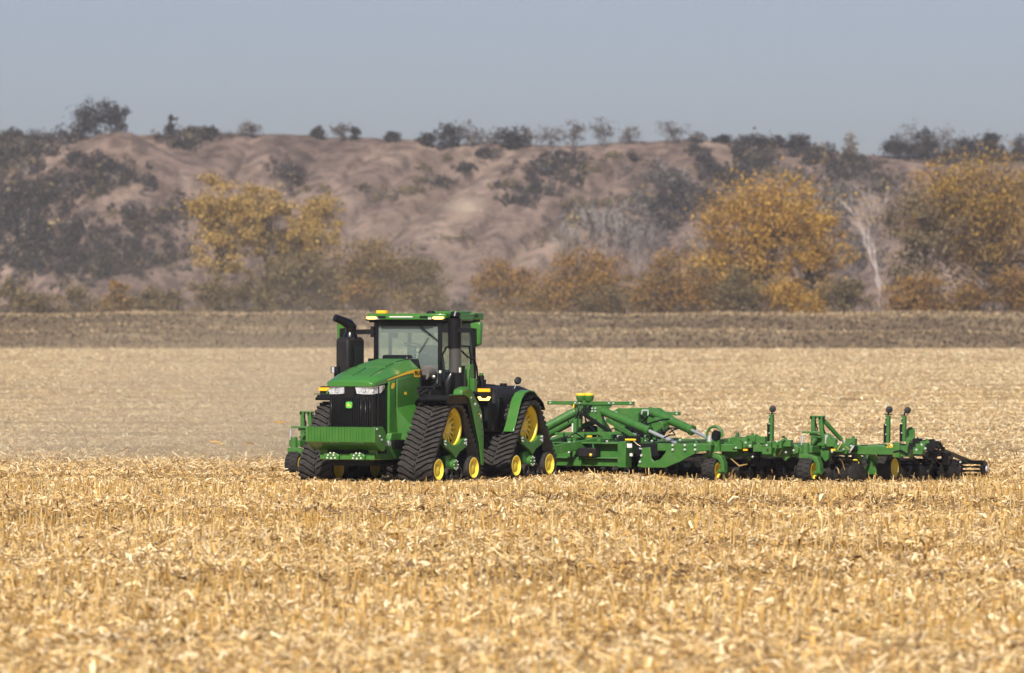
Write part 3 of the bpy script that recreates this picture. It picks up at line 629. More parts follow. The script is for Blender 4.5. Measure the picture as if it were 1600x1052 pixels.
    for s in (-1, 1):
        c = (0, s * .86, RI + BT)
        r = MB(); r.lathe([(RI, -.40), (RI, .40), (RI - .035, .425), (RI - .035, .38)], c, ax, 32); r.lathe([(RI - .035, .38), (RI-.035, -.40)], c, ax, 32)
        iw = r.build('idler_wheel', M['rubber'], root)
        q = MB(); q.lathe([(RI - .037, .425), (RI - .055, .43), (RI - .075, .40), (.13, .365), (.115, .385), (.07, .40), (.0, .405)], c, ax, 32)
        q.build('rim', M['yellow'], iw); q = MB()
        q.lathe([(RI - .037, -.425), (RI - .055, -.43), (RI - .075, -.40), (.13, -.365), (.0, -.36)], c, ax, 32)
        q.build('rim', M['yellow'], iw)
        c = (0, s * .245, .19 + BT * .4)
        r = MB(); r.lathe([(.165, -.40), (.165, .36), (.13, .385), (.10, .37)], c, ax, 24); rl = r.build('mid_roller', M['rubber'], root)
        q = MB(); q.lathe([(.10, .37), (.085, .33), (.03, .34), (0, .36)], c, ax, 20); q.build('roller_hub', M['black'], rl)
    return root
uL, uR = track_unit(1), track_unit(-1)
uL.location = (1.28, 0, 0); uR.location = (-1.28, 0, 0)
for u_, x in ((uL, 1.28), (uR, -1.28)):
    c = dup(u_, tractor); c.location = (x, WB, 0)

def part(mb, name, mat, parent=tractor, bevel=0.0, smooth=35): return mb.build(name, M[mat], parent, bevel, smooth)
# chassis, axles, articulation
b = MB(); b.box(-.55, .55, -1.85, 1.9, .42, 1.15); b.box(-.38, .38, 1.8, 2.7, .55, 1.0); b.box(-.5, .5, 2.4, 5.0, .45, 1.15)
for y in (0, WB): b.tube([(-1.3, y, ZD), (1.3, y, ZD)], .22, 12); b.box(-.7, .7, y - .4, y + .4, .8, 1.6)
b.box(-.62, .62, -1.7, .5, 1.1, 2.2)
part(b, 'chassis', 'black')
b = MB(); b.box(-.10, .10, 4.9, 6.0, .46, .58); b.box(-.3, .3, 4.8, 5.2, .4, .8); part(b, 'drawbar', 'black')

# hood: flat sloping top with bevelled shoulders, pointed lip over the lamps
secs = []
for y, ht, hs, zt, zs, zb in ((-1.93, .44, .56, 2.315, 2.27, 2.20), (-1.86, .47, .61, 2.365, 2.30, 2.20), (-1.55, .50, .645, 2.47, 2.36, 2.25), (-1.0, .50, .665, 2.61, 2.45, 2.32), (-.45, .47, .675, 2.72, 2.53, 2.38), (.18, .43, .68, 2.80, 2.58, 2.42)):
    secs.append([(-hs, y, zb), (-hs, y, zs), (-ht, y, zt), (-ht * .3, y, zt + .012), (ht * .3, y, zt + .012), (ht, y, zt), (hs, y, zs), (hs, y, zb)])
b = MB(); b.loft(secs)
hood = part(b, 'hood', 'hood_shell', bevel=.015, smooth=28)
b = MB()                                                      # raised panels and centre rib pressed into the hood top
def on_hood(x, y, dz): 
    return (x, y, float(np.interp(y, [-1.86, -1.55, -1.0, -.45, .18], [2.365, 2.47, 2.61, 2.72, 2.80])) + .012 * max(0, 1 - abs(x) / .45) + dz)
def slab(x0, x1, y0, y1, dz=.024):
    v = [on_hood(x, y, d) for d in (-.02, dz) for x, y in ((x0, y0), (x1, y0), (x1, y1), (x0, y1))]
    b.add(v, [(3, 2, 1, 0), (4, 5, 6, 7), (0, 1, 5, 4), (1, 2, 6, 5), (2, 3, 7, 6), (3, 0, 4, 7)])
slab(-.40, -.05, -1.7, -1.05); slab(.05, .40, -1.7, -1.05); slab(-.36, .36, -.92, -.5); slab(-.34, .34, -.38, .10)
part(b, 'hood_panel', 'hood_green', hood, .006)
b = MB(); v = []
for x in (.668,): pass
def side_z(y, d=0): return float(np.interp(y, [-1.55, -1.0, -.45, .18], [2.36, 2.45, 2.53, 2.58])) + d
def side_x(y): return float(np.interp(y, [-1.55, -1.0, -.45, .18], [.645, .665, .675, .68]))
for m in (1, -1):
    vs = []; fs = []; ys = np.linspace(-1.35, -.12, 9)
    for i, y in enumerate(ys):
        f = i / 8; w = .02 + .055 * f; x = m * (side_x(y) + .006); zc = side_z(y, -.02 - .03 * (1 - f))
        vs += [(x, y, zc + w / 2), (x, y, zc - w / 2)]
        if i: fs.append((2 * i - 2, 2 * i - 1, 2 * i + 1, 2 * i))
    b.add(vs, fs); x = m * (side_x(0) + .006)
    b.add([(x, -.17, 2.575), (x, -.12, 2.40), (x, .165, 2.40), (x, .165, 2.575)], [(0, 1, 2, 3)])
    x = m * .681; b.add([(x, -1.22, 2.22), (x, -1.22, 2.15), (x, -1.12, 2.15), (x, -1.04, 2.22), (x, -1.04, 2.28), (x, -1.16, 2.28)], [(0, 1, 2, 3, 4, 5)])
    part(b, 'yellow_stripe', 'decal', hood); b = MB()
    b.add([(x, -.60, 2.07), (x, -.60, 2.01), (x, -.47, 2.01), (x, -.47, 2.07)], [(0, 1, 2, 3)]); part(b, 'small_decal', 'decal', hood); b = MB()
def text(body, size, loc, rot, mat, parent, name='lettering'):
    cu = bpy.data.curves.new(name, 'FONT'); cu.body = body; cu.size = size; cu.align_x = 'CENTER'; cu.align_y = 'CENTER'; cu.extrude = .002
    tmp = bpy.data.objects.new(name, cu); dg = bpy.context.evaluated_depsgraph_get()
    C.objects.link(tmp); bpy.context.view_layer.update()
    me = bpy.data.meshes.new_from_object(tmp.evaluated_get(bpy.context.evaluated_depsgraph_get())); bpy.data.objects.remove(tmp)
    me.materials.clear(); me.materials.append(mat); me.name = name
    o = bpy.data.objects.new(name, me); C.objects.link(o); o.parent = parent; o.location = loc; o.rotation_euler = rot; return o
text('9RX', .15, (.690, .02, 2.487), (math.pi / 2, 0, math.pi / 2), M['gloss_black'], hood)
b = MB(); b.prism([(.14, 2.35), (.26, 2.2), (.26, 2.6), (.14, 2.83)], 'x', -.66, .66); b.box(-.70, .70, .19, .9, 1.95, 2.45); b.prism([(.2, 2.79), (.25, 2.90), (.42, 2.90), (.9, 2.55), (.9, 2.4), (.2, 2.4)], 'x', -.33, .33)
part(b, 'cowl', 'gloss_black', bevel=.02)
b = MB(); b.tube([(.62, .42, 2.48), (.62, .78, 2.50)], [.17, .17], 16); b.ball((.80, .62, 2.40), .05); part(b, 'muffler_shield', 'tan_metal')

# side panels, green frame legs
b = MB()
for m in (1, -1):
    x0, x1 = sorted((m * .60, m * .68))
    b.prism([(-1.30, 2.30), (-1.0, 2.34), (-.98, 1.42), (-.90, 1.15), (-1.30, 1.15)], 'x', x0, x1)
    b.prism([(-.93, 2.36), (.17, 2.48), (.17, 1.95), (-.02, 1.86), (-.25, 1.62), (-.5, 1.25), (-.62, 1.15), (-.93, 1.15)], 'x', x0, x1)
    part(b, 'side_panel', 'green', bevel=.018); b = MB()
b = MB()
for m in (1, -1):
    x0, x1 = sorted((m * .52, m * .74))
    b.prism([(-1.30, 1.16), (-.5, 1.16), (-.42, .98), (-.62, .80), (-.75, .56), (-1.95, .56), (-2.02, .80), (-2.0, .98), (-1.45, .98), (-1.36, 1.02)], 'x', x0, x1)
    x0, x1 = sorted((m * .70, m * 1.0))
    b.loft([[(m * .68, -1.0, 1.72), (m * .68, -.1, 1.80), (m * .68, -.1, 1.0), (m * .68, -.9, 1.0)], [(m * .86, -.66, 1.35), (m * .86, 0, 1.55), (m * .86, 0, 1.0), (m * .86, -.75, .95)], [(m * .98, -.60, 1.1), (m * .98, -.1, 1.3), (m * .98, -.1, .95), (m * .98, -.7, .90)]])
b.box(-.7, .7, -2.05, -1.6, .56, .70)
part(b, 'front_frame', 'green', bevel=.02)
b = MB()
for m in (1, -1): b.box(*sorted((m * .735, m * .80)), -1.30, -.62, .80, 1.0); part(b, 'frame_cover', 'gloss_black', bevel=.01); b = MB()
b = MB(); b.tube([(.74, -1.62, .93), (.86, -1.62, .93)], .06, 12); part(b, 'hose_coupler', 'bolt')

# grille with emblem, headlamps
b = MB()
b.prism([(-.60, -1.60), (-.56, -1.84), (0, -1.90), (.56, -1.84), (.60, -1.60), (.63, -1.28), (-.63, -1.28)], 'z', 1.14, 2.20)
for k in range(-9, 10):
    x = k * .055; b.box(x - .008, x + .008, -1.925 + abs(x) * .1, -1.86 + abs(x) * .1, 1.2, 1.95)
grille = part(b, 'grille', 'gloss_black', bevel=.012)
b = MB(); b.prism([(-.10, 1.95), (.10, 1.95), (.14, 2.19), (-.14, 2.19)], 'y', -1.93, -1.88); part(b, 'grille_bridge', 'black', grille)
def rrect(cx, cz, w, h, r=.3, n=5):
    out = []
    for sx, sz, a0 in ((1, 1, 0), (-1, 1, 90), (-1, -1, 180), (1, -1, 270)):
        for k in range(n + 1):
            a = math.radians(a0 + 90 * k / n); out.append((cx + sx * w * (1 - r) / 2 + r * w / 2 * math.cos(a), cz + sz * h * (1 - r) / 2 + r * h / 2 * math.sin(a)))
    return out
b = MB(); b.prism(rrect(0, 1.79, .155, .145, .5), 'y', -1.957, -1.92); em = part(b, 'emblem', 'green', grille)
em.data.materials[0] = principled('emblem_green', (.10, .42, .08), .4)
b = MB(); ring = rrect(0, 1.79, .135, .125, .5); inn = rrect(0, 1.79, .119, .109, .5); n_ = len(ring)
ring
deer = [(-.048, 1.752), (-.040, 1.775), (-.030, 1.782), (-.022, 1.800), (-.030, 1.822), (-.020, 1.838), (-.012, 1.822), (-.004, 1.806), (.012, 1.790), (.028, 1.786), (.046, 1.760), (.050, 1.748), (.030, 1.762), (.016, 1.760), (-.004, 1.766), (-.020, 1.758), (-.040, 1.760)]
b.prism(deer, 'y', -1.962, -1.956); part(b, 'emblem_mark', 'decal', grille)
for m in (1, -1):
    b = MB()
    pts_f = [(.13, -1.905), (.34, -1.885), (.55, -1.865), (.635, -1.62), (.645, -1.46)]
    tops = [2.195, 2.20, 2.205, 2.22, 2.24]; bots = [2.045, 2.03, 2.03, 2.06, 2.17]; ins = [.045, 0, 0, 0, 0]
    sec = []
    for (x, y), zt, zb, i_ in zip(pts_f, tops, bots, ins): sec.append([(m * (x), y, zt), (m * (x + i_), y, zb), (m * (x - .03), y + .08, zb), (m * (x - .03), y + .08, zt)])
    b.loft(sec); hl = part(b, 'headlight', 'lens')
    q = MB()
    for x in (.22, .34, .45, .53): q.lathe([(.052, 0), (.046, .012), (.02, -.01), (0, -.012)], (m * x, -1.897 + (x - .13) * .1, 2.118), (0, -1, 0), 14)
    part(q, 'lamp_reflector', 'steel', hl)
    q = MB()
    q.lathe([(.060, -.01), (.060, .010), (.051, .010), (.051, -.01)], (m * .34, -1.882, 2.118), (0, -1, 0), 18)
    for x in (.275, .40, .49): q.box(*sorted((m * x, m * (x + .012))), -1.900 + (x - .13) * .1, -1.86, 2.04, 2.195)
    part(q, 'lamp_divider', 'grey', hl)

# front weight pack
b = MB(); prof = [(-2.37, 1.30), (-2.37, .97), (-2.02, .78), (-1.92, .78), (-1.92, 1.30)]
for k in range(44):
    x = -.84 + k * (1.68 / 43.5); b.prism(prof if k % 4 else [(-2.376, 1.302)] + [(-2.376, .968)] + prof[2:4] + [(-1.92, 1.302)], 'x', x, x + .029)
b.prism([(-2.355, 1.29), (-2.355, .97), (-2.02, .79), (-1.92, .79), (-1.92, 1.29)], 'x', -.84, .84)
wp = part(b, 'weight_pack', 'green')
b = MB()
for m in (1, -1): b.prism([(-2.37, 1.31), (-2.37, .96), (-2.02, .76), (-1.90, .76), (-1.80, 1.0), (-1.88, 1.22), (-1.98, 1.31)], 'x', *sorted((m * .845, m * .885))); part(b, 'end_plate', 'green', wp, .012); b = MB()

b = MB()
for y, z in ((-2.28, 1.26), (-2.14, 1.10), (-2.05, 1.02)): b.ball((.89, y, z), .024, 6)
part(b, 'plate_bolts', 'bolt', wp)
b = MB(); b.box(-.75, .75, -1.95, -1.55, .70, .80)  # solid black box stands in for the shaded gap below the weights
part(b, 'tow_gap_shade', 'black')
for xs in (-.36, .30):
    b = MB(); b.prism([(xs - .20, .70), (xs - .15, .56), (xs + .17, .56), (xs + .20, .66), (xs + .10, .72)], 'y', -2.12, -1.98); pl = part(b, 'tow_plate', 'green', bevel=.01)
    b = MB()
    for dx, dz in ((-.1, .60), (0, .59), (.1, .60), (-.08, .66), (.06, .66), (-.02, .71), (.07, .71)): b.ball((xs + dx, -2.13, dz), .024, 6)
    part(b, 'tow_bolts', 'white', pl)

# fenders
FX0, FX1 = .92, 1.74
b = MB()
out = [(-.42, 1.90), (-.30, 1.985), (.30, 1.985), (.50, 1.93), (.62, 1.78), (1.02, .90), (1.16, .52)]
inn = [(-.40, 1.865), (-.30, 1.925), (.28, 1.925), (.44, 1.88), (.56, 1.74), (.96, .88), (1.10, .52)]
b.prism(out + inn[::-1], 'x', -FX1 + .02, -FX0); part(b, 'track_fender', 'black'); b = MB()
b.prism(out + inn[::-1], 'x', FX0, FX1 - .02)
b.prism([(-.44, 1.94), (-.44, 1.80), (.5, 1.80), (.62, 1.6), (.56, 1.75), (.45, 1.89), (.3, 1.94)], 'x', FX1 - .06, FX1 - .022)
part(b, 'track_fender', 'black')
b = MB()
for m in (-1, 1):
    x0, x1 = sorted((m * (FX1 - .02), m * (FX1 + .02)))
    if m > 0: part(b, 'fender_panel', 'green', bevel=.012); b = MB()
    b.prism([(-.42, 1.995), (.30, 1.995), (.50, 1.94), (.64, 1.78), (1.04, .90), (1.16, .40), (1.24, .38), (1.235, 1.15), (1.14, 1.60), (1.02, 1.76), (.82, 1.93), (.66, 2.12), (.52, 2.16), (.22, 2.10), (.16, 2.01), (-.42, 2.015)], 'x', x0, x1)
fp = part(b, 'fender_panel', 'green', bevel=.012)
b = MB(); b.prism([(.2, 2.0), (.25, 2.12), (.55, 2.19), (.70, 2.10), (.85, 1.93), (1.02, 1.76), (.9, 1.74), (.6, 2.0)], 'x', 1.50, FX1 - .025); part(b, 'step_box', 'green', bevel=.02)
b = MB(); b.ball((FX1 + .02, .82, 1.78), (.012, .05, .035)); b.ball((FX1 + .02, 1.10, 1.50), (.01, .035, .05)); b.ball((FX1 + .02, .62, 1.93), (.01, .02, .02)); part(b, 'sticker', 'white', fp)
b = MB(); b.box(FX1 + .018, FX1 + .024, .98, 1.05, 1.545, 1.575); part(b, 'warning_decal', 'decal', fp)
b = MB()
for y, z in ((.72, 1.86), (1.0, 1.70), (.95, 1.60), (1.12, 1.38), (1.15, 1.2), (1.14, 1.05)): b.ball((FX1 + .022, y, z), .016, 6)
part(b, 'panel_bolts', 'black', fp)
b = MB(); b.prism([(1.38, 2.02), (1.38, 2.55), (1.46, 2.68), (1.62, 2.68), (1.66, 2.40), (1.60, 2.36), (1.60, 2.02)], 'x', 1.24, 1.30); b.box(1.30, 1.40, 1.44, 1.60, 2.02, 2.36); b.box(1.05, 1.24, 1.30, 1.34, 2.02, 2.65); part(b, 'step_post', 'green', bevel=.01)
# rear fenders: narrow bright mudguard bands
b = MB()
def band(x0, x1, path, th):
    o = [(y, z) for y, z in path]; n = len(o); inn = []
    for i in range(n):
        d = Vector((o[min(i + 1, n - 1)][0] - o[max(i - 1, 0)][0], o[min(i + 1, n - 1)][1] - o[max(i - 1, 0)][1])).normalized(); inn.append((o[i][0] + d.y * -th * -1, o[i][1] - d.x * th))
    b.prism(o + inn[::-1], 'x', x0, x1)
pth = [(-.86, 1.12), (-.73, 1.30), (-.57, 1.62), (-.44, 1.86), (-.26, 2.01), (.0, 2.07), (.24, 2.04), (.44, 1.92)]
pth = [(y + WB, z) for y, z in pth]
band(1.36, 1.62, pth, .03); part(b, 'rear_mudguard', 'green', bevel=.008); b = MB(); band(-1.62, -1.36, pth, .03)
part(b, 'rear_mudguard', 'green', bevel=.008)
b = MB(); band(1.0, 1.72, [(y + WB, z - .05) for y, z in ((-.2, 1.92), (.02, 1.99), (.26, 1.96), (.5, 1.82), (.6, 1.66))], .03); part(b, 'rear_fender', 'black'); b = MB(); band(-1.72, -1.0, [(y + WB, z - .05) for y, z in ((-.2, 1.92), (.02, 1.99), (.26, 1.96), (.5, 1.82), (.6, 1.66))], .03); part(b, 'rear_fender', 'black')

# rear body: moulded tank with ribs, filler cap, lamp on a stalk
secs = []
for z, hx, y0, y1 in ((1.10, 1.18, -1.02, .95), (1.5, 1.20, -1.04, 1.0), (1.92, 1.20, -1.02, 1.0), (2.06, 1.14, -.95, .95), (2.16, .95, -.80, .8)):
    secs.append([(-hx, WB + y0, z), (hx * .82, WB + y0 - .03, z), (hx, WB + y0 + .12, z), (hx, WB + y1, z), (-hx, WB + y1, z)])
b = MB(); b.loft(secs); tank = part(b, 'fuel_tank', 'grey_black', bevel=.05, smooth=50)
b = MB()
for k in range(5): x = .35 + k * .17; b.tube([(x, WB - .86, 2.13 - k * .012), (x, WB + .1, 2.17 - k * .02), (x, WB + .7, 2.15 - k * .02)], .035, 6)
part(b, 'tank_rib', 'grey_black', tank)
b = MB(); b.prism([(-.50, 1.12), (-.50, 1.75), (-.62, 1.92), (-.80, 1.86), (-.86, 1.12)], 'x', 1.19, 1.215)
o = part(b, 'tank_slot_shade', 'gloss_black', tank, .01); o.location = (0, WB, 0)  # raised black plate paints the dark depth of a slot
b = MB(); b.tube([(.9, WB + .05, 2.12), (.9, WB + .05, 2.22)], .085, 14); part(b, 'filler_cap', 'black', tank)
b = MB(); b.tube([(1.05, WB + .30, 2.08), (1.12, WB + .32, 2.24)], .012, 6); st = part(b, 'lamp_stalk', 'bolt', tank)
b = MB(); b.lathe([(0, -.06), (.075, -.05), (.085, .0), (.08, .05), (0, .06)], (1.14, WB + .32, 2.28), (.6, -.7, .35), 14); part(b, 'work_lamp', 'black', tank)
b = MB(); b.box(.75, 1.15, 2.62, 2.80, 1.20, 2.02); b.box(.9, 1.05, 2.55, 2.75, 1.95, 2.32); b.tube([(.97, 2.64, 2.25), (.97, 2.64, 2.42)], .07, 10); part(b, 'battery_box', 'black', bevel=.02)
b = MB(); b.tube([(.97, 2.64, 2.40), (.97, 2.64, 2.47)], .05, 10); part(b, 'green_cap', 'green')

# cab
CY0, CY1, CX = .86, 2.50, .86
b = MB()
for m in (1, -1):
    b.bar((m * (CX - .03), CY0, 2.15), (m * (CX - .04), CY0 + .02, 3.66), .10, .10); b.bar((m * CX, 1.62, 2.1), (m * CX, 1.60, 3.66), .07, .07); b.bar((m * (CX - .02), CY1, 2.05), (m * (CX - .04), CY1 - .03, 3.66), .09, .12)
b.box(-CX, CX, CY0 - .02, CY0 + .03, 3.56, 3.67); b.box(-CX, CX, CY1 - .08, CY1, 3.52, 3.67); b.box(-CX, CX, CY1 - .10, CY1 - .02, 2.05, 2.55)
b.box(-CX, CX, .55, CY1, 1.92, 2.16)
b.prism([(.55, 1.95), (.86, 1.95), (.90, 2.22), (.60, 2.15)], 'x', -CX, CX)
cab = part(b, 'cab', 'gloss_black', bevel=.012)
b = MB(); b.prism([(CY0 - .005, 2.20), (CY0 + .005, 2.20), (CY0 + .015, 3.57), (CY0 + .005, 3.57)], 'x', -CX + .07, CX - .07); part(b, 'windshield', 'glass', cab)
b = MB(); b.box(-CX + .06, CX - .06, CY1 - .04, CY1 - .03, 2.55, 3.53); part(b, 'rear_window', 'glass', cab)
for m in (1, -1):
    b = MB(); b.box(*sorted((m * (CX - .012), m * (CX - .004))), CY0 + .05, 1.58, 2.15, 3.62); b.box(*sorted((m * (CX - .012), m * (CX - .004))), 1.65, CY1 - .07, 2.15, 3.62); part(b, 'side_window', 'glass', cab)
b = MB(); b.box(-.72, .74, .90, 1.10, 3.40, 3.565); b.box(-.72, .74, 2.25, 2.42, 3.40, 3.56); b.box(-.55, -.38, 1.0, 1.08, 3.28, 3.42); b.box(.45, .57, 1.0, 1.06, 3.33, 3.42)
part(b, 'headliner', 'dark_grey', cab)
b = MB(); b.tube([(.0, 1.42, 2.2), (.0, 1.30, 2.72), (.0, 1.32, 2.98)], [.15, .10, .09], 10)
for p in range(1): b.tube([(.0 + .19 * math.cos(a), 1.34 + .19 * math.sin(a), 3.02 - .05 * math.sin(a)) for a in np.linspace(0, 6.283, 21)], .017, 6)
for a in (.5, 2.6, 4.7): b.tube([(0, 1.33, 2.99), (.18 * math.cos(a), 1.34 + .18 * math.sin(a), 3.02 - .05 * math.sin(a))], .013, 5)
b.box(-.02, .36, 1.30, 1.36, 2.84, 2.87)
o = part(b, 'steering_wheel', 'dark_grey', cab); o.location = (-.13, 0, .10)
b = MB(); b.prism([(-.36, 2.2), (.36, 2.2), (.33, 2.62), (.24, 2.98), (.10, 3.02), (-.10, 3.02), (-.26, 2.96), (-.35, 2.6)], 'y', 1.98, 2.14); b.box(-.34, .34, 1.45, 2.0, 2.25, 2.42); b.prism([(-.17, 2.80), (.17, 2.80), (.16, 3.0), (-.16, 3.0)], 'y', 1.95, 1.99)
o = part(b, 'seat', 'dark_grey', cab, .05); o.location = (-.04, 0, .10)
b = MB(); b.bar((-.60, 1.05, 2.45), (-.70, 1.05, 2.85), .09, .05); b.box(-.80, -.55, 1.0, 1.1, 2.40, 2.46); b.bar((-.82, 1.4, 2.55), (-.82, 1.4, 2.90), .05, .08); part(b, 'display', 'dark_grey', cab)
b = MB(); b.bar((.25, CY0 - .05, 3.62), (.80, CY0 - .03, 3.22), .022, .022); b.bar((.30, CY0 - .03, 2.95), (.55, CY0 - .03, 3.30), .012, .012); part(b, 'wiper', 'black', cab)
# roof with visor, lamps
b = MB()
b.prism([(-1.02, .78), (-.60, .66), (.60, .66), (1.02, .78), (1.06, 1.2), (1.06, 2.3), (1.0, 2.62), (-1.0, 2.62), (-1.06, 2.3), (-1.06, 1.2)], 'z', 3.73, 3.845)
b.prism([(-.62, .64), (.62, .64), (.70, .80), (-.70, .80)], 'z', 3.70, 3.80)
b.box(.30, .95, 1.5, 2.2, 3.84, 3.90); b.box(.85, 1.06, 2.1, 2.60, 3.70, 3.86); b.box(.92, 1.10, 1.2, 2.0, 3.68, 3.76)
roof = part(b, 'roof', 'green', cab, .02)
b = MB(); b.box(-.98, .98, .80, 2.56, 3.64, 3.735); b.box(-1.03, -.70, .745, .80, 3.68, 3.735); b.box(.70, 1.03, .745, .80, 3.68, 3.735); part(b, 'roof_underside', 'black', cab)
for m in (1, -1):
    b = MB(); b.prism(rrect(m * .86, 3.745, .27, .062, .6), 'y', .69, .74); part(b, 'marker_light', 'amber_lit', cab)
    b = MB(); b.box(*sorted((m * .60, m * .70)), .66, .72, 3.71, 3.755); part(b, 'roof_lamp', 'lens', cab)
b = MB(); b.box(-.36, .24, .63, .66, 3.755, 3.785); part(b, 'visor_strip', 'white', roof)
b = MB(); b.box(-.66, -.46, .635, .65, 3.735, 3.79); b.box(.42, .62, .635, .65, 3.735, 3.79); part(b, 'visor_slot', 'black', roof)
b = MB(); b.prism(rrect(-.72, .95, .26, .2, .6), 'z', 3.845, 3.915); part(b, 'beacon', 'amber', roof, .01)
b = MB(); b.ball((.52, 1.0, 3.86), (.11, .11, .055)); b.ball((-.85, 1.3, 3.87), (.03, .03, .03)); part(b, 'antenna', 'black', roof)
# exhaust stack on the left corner, air cleaner and intake pipe on the right
b = MB(); ex = (1.18, .92)
b.tube([(ex[0], ex[1], 3.05), (ex[0], ex[1], 3.74)], .155, 20); b.tube([(ex[0], ex[1], 3.74), (ex[0], ex[1] + .05, 3.84)], .12, 16)
es = part(b, 'exhaust_stack', 'gloss_black'); b = MB()
b.tube([(ex[0] - .12, ex[1] - .12, 1.98), (ex[0] - .13, ex[1] - .10, 2.25), (ex[0] - .06, ex[1], 2.5)], [.10, .15, .10], 14); b.tube([(ex[0] + .08, ex[1], 2.0), (ex[0] + .08, ex[1], 2.5)], .16, 16); b.box(ex[0] - .1, ex[0] + .12, ex[1] + .1, ex[1] + .35, 2.02, 2.45)
part(b, 'exhaust_elbow', 'gloss_black', es)
b = MB(); b.tube([(ex[0] + .01, ex[1], 2.48), (ex[0] + .01, ex[1], 3.06)], .142, 20); part(b, 'heat_shield', 'tan_metal', es)
[c_ for c_ in es.children if c_.name.startswith('heat_shield')][0].data.materials[0] = principled('exhaust_sleeve', (.10, .095, .09), .3, metal=.5, coat=.2)
b = MB(); b.prism([(-1.335, -.12), (-1.29, -.17), (-1.02, -.17), (-.975, -.12), (-.975, .56), (-1.335, .56)], 'z', 2.30, 3.24)
b.loft([[(-1.335, -.12, 3.24), (-1.29, -.17, 3.24), (-1.02, -.17, 3.24), (-.975, -.12, 3.24), (-.975, .56, 3.24), (-1.335, .56, 3.24)], [(-1.28, -.02, 3.31), (-1.25, -.06, 3.31), (-1.06, -.06, 3.31), (-1.03, -.02, 3.31), (-1.03, .5, 3.31), (-1.28, .5, 3.31)]])
ac = part(b, 'air_cleaner', 'grey_black', bevel=.02)
b = MB(); b.box(-.974, -.955, .02, .50, 2.35, 3.10); part(b, 'cleaner_shade_plate', 'gloss_black', ac)  # black plate puts the shade of the cleaner's right side into colour
b = MB(); cx, cy = -1.15, .22
b.tube([(cx, cy, 3.28), (cx, cy, 3.34), (cx, cy, 3.44)], [.17, .16, .11], 16)
b.tube([(cx, cy, 3.40), (cx + .02, cy, 3.55), (cx - .02, cy - .05, 3.60), (cx - .10, cy - .16, 3.67), (cx - .22, cy - .34, 3.75)], [.12, .13, .125, .10, .085], 14)
part(b, 'intake_pipe', 'gloss_black', ac)
b = MB(); b.bar((cx + .1, .80, 3.42), (-.95, .86, 3.42), .1, .1); b.bar((-1.70, .84, 3.41), (-.92, .86, 3.43), .05, .11); b.tube([(-.92, .86, 3.30), (-.92, .86, 3.55)], .05, 8)
b.bar((.9, .86, 3.48), (1.70, .84, 3.46), .05, .10)
part(b, 'mirror_arm', 'black')
for m in (1, -1):
    b = MB(); x = m * 1.72
    b.prism([(x - .13, 3.62), (x + .12, 3.66), (x + .15, 3.60), (x + .13, 3.14), (x - .03, 3.08)] if m > 0 else [(x + .13, 3.62), (x - .12, 3.66), (x - .15, 3.60), (x - .13, 3.14), (x + .03, 3.08)], 'y', .86, 1.0); mr_ = part(b, 'mirror', 'green', bevel=.03)
    b = MB(); b.prism([(x - m * .14, 3.52), (x + m * .05, 3.50), (x + m * .06, 3.10), (x - m * .02, 3.06)], 'y', .835, .868); part(b, 'mirror_face', 'gloss_black', mr_)
# side marker lamps on brackets, hood work lamp, rails
for m in (1, -1):
    b = MB(); x = m * 2.06; b.box(x - .15, x + .15, .68, .80, 1.97, 2.22); b.bar((m * 1.0, .95, 2.10), (x, .74, 2.08), .10, .07); b.v = [(p_[0], p_[1], p_[2] - .05) for p_ in b.v]; mk = part(b, 'marker_bracket', 'black', bevel=.01)
    b = MB(); b.box(x - .155, x + .155, .655, .685, 2.065, 2.14); part(b, 'reflector', 'amber', mk)
    b = MB(); b.prism([(x - .16, 1.95), (x - .11, 1.87), (x + .11, 1.87), (x + .16, 1.95), (x + .10, 1.96), (x + .06, 1.915), (x - .06, 1.915), (x - .10, 1.96)], 'y', .655, .70); part(b, 'turn_lamp', 'amber_lit', mk)
b = MB(); p = K(521, 580, y=-.5)
b.box(p.x - .10, p.x + .10, -.45, -.36, p.z - .05, p.z + .10); b.box(p.x - .04, p.x + .5, -.40, -.36, p.z - .14, p.z - .05); fl = part(b, 'lamp_bracket', 'black')
b = MB(); b.box(p.x - .06, p.x + .0, -.475, -.445, p.z - .04, p.z + .09); part(b, 'lamp_face', 'lens', fl)
b = MB()
r1 = [K(686, 580, y=.75), K(690, 558, y=.72), K(697, 543, y=.70), K(720, 541, y=1.5), K(733, 542, y=1.9), K(736, 560, y=2.0), K(735, 580, y=2.0), K(730, 600, y=1.9)]
r2 = [K(717, 545, y=1.25), K(731, 558, y=1.7), K(741, 561, y=2.1), K(745, 575, y=2.2), K(747, 598, y=2.3)]
for r in (r1, r2): b.tube(r, .022, 7)
part(b, 'hand_rail', 'black')
b = MB(); b.tube([K(653, 606, x=.9), K(672, 606, x=.95), K(684, 600, x=1.0)], .03, 7); b.tube([K(654, 609, x=.9), K(660, 613, x=.92)], .06, 8); b.box(.7, 1.0, .1, .8, 1.98, 2.1); b.tube([K(656, 617, x=.95), K(668, 610, x=1.0)], .04, 8); part(b, 'engine_hose', 'grey_black')
b = MB(); q = K(689, 581, x=1.0); b.box(q.x - .04, q.x + .01, q.y - .02, q.y + .02, q.z - .03, q.z + .03); q = K(719, 578, x=1.36); b.box(q.x - .02, q.x + .02, q.y - .02, q.y + .02, q.z - .06, q.z + .05); part(b, 'white_tag', 'white')
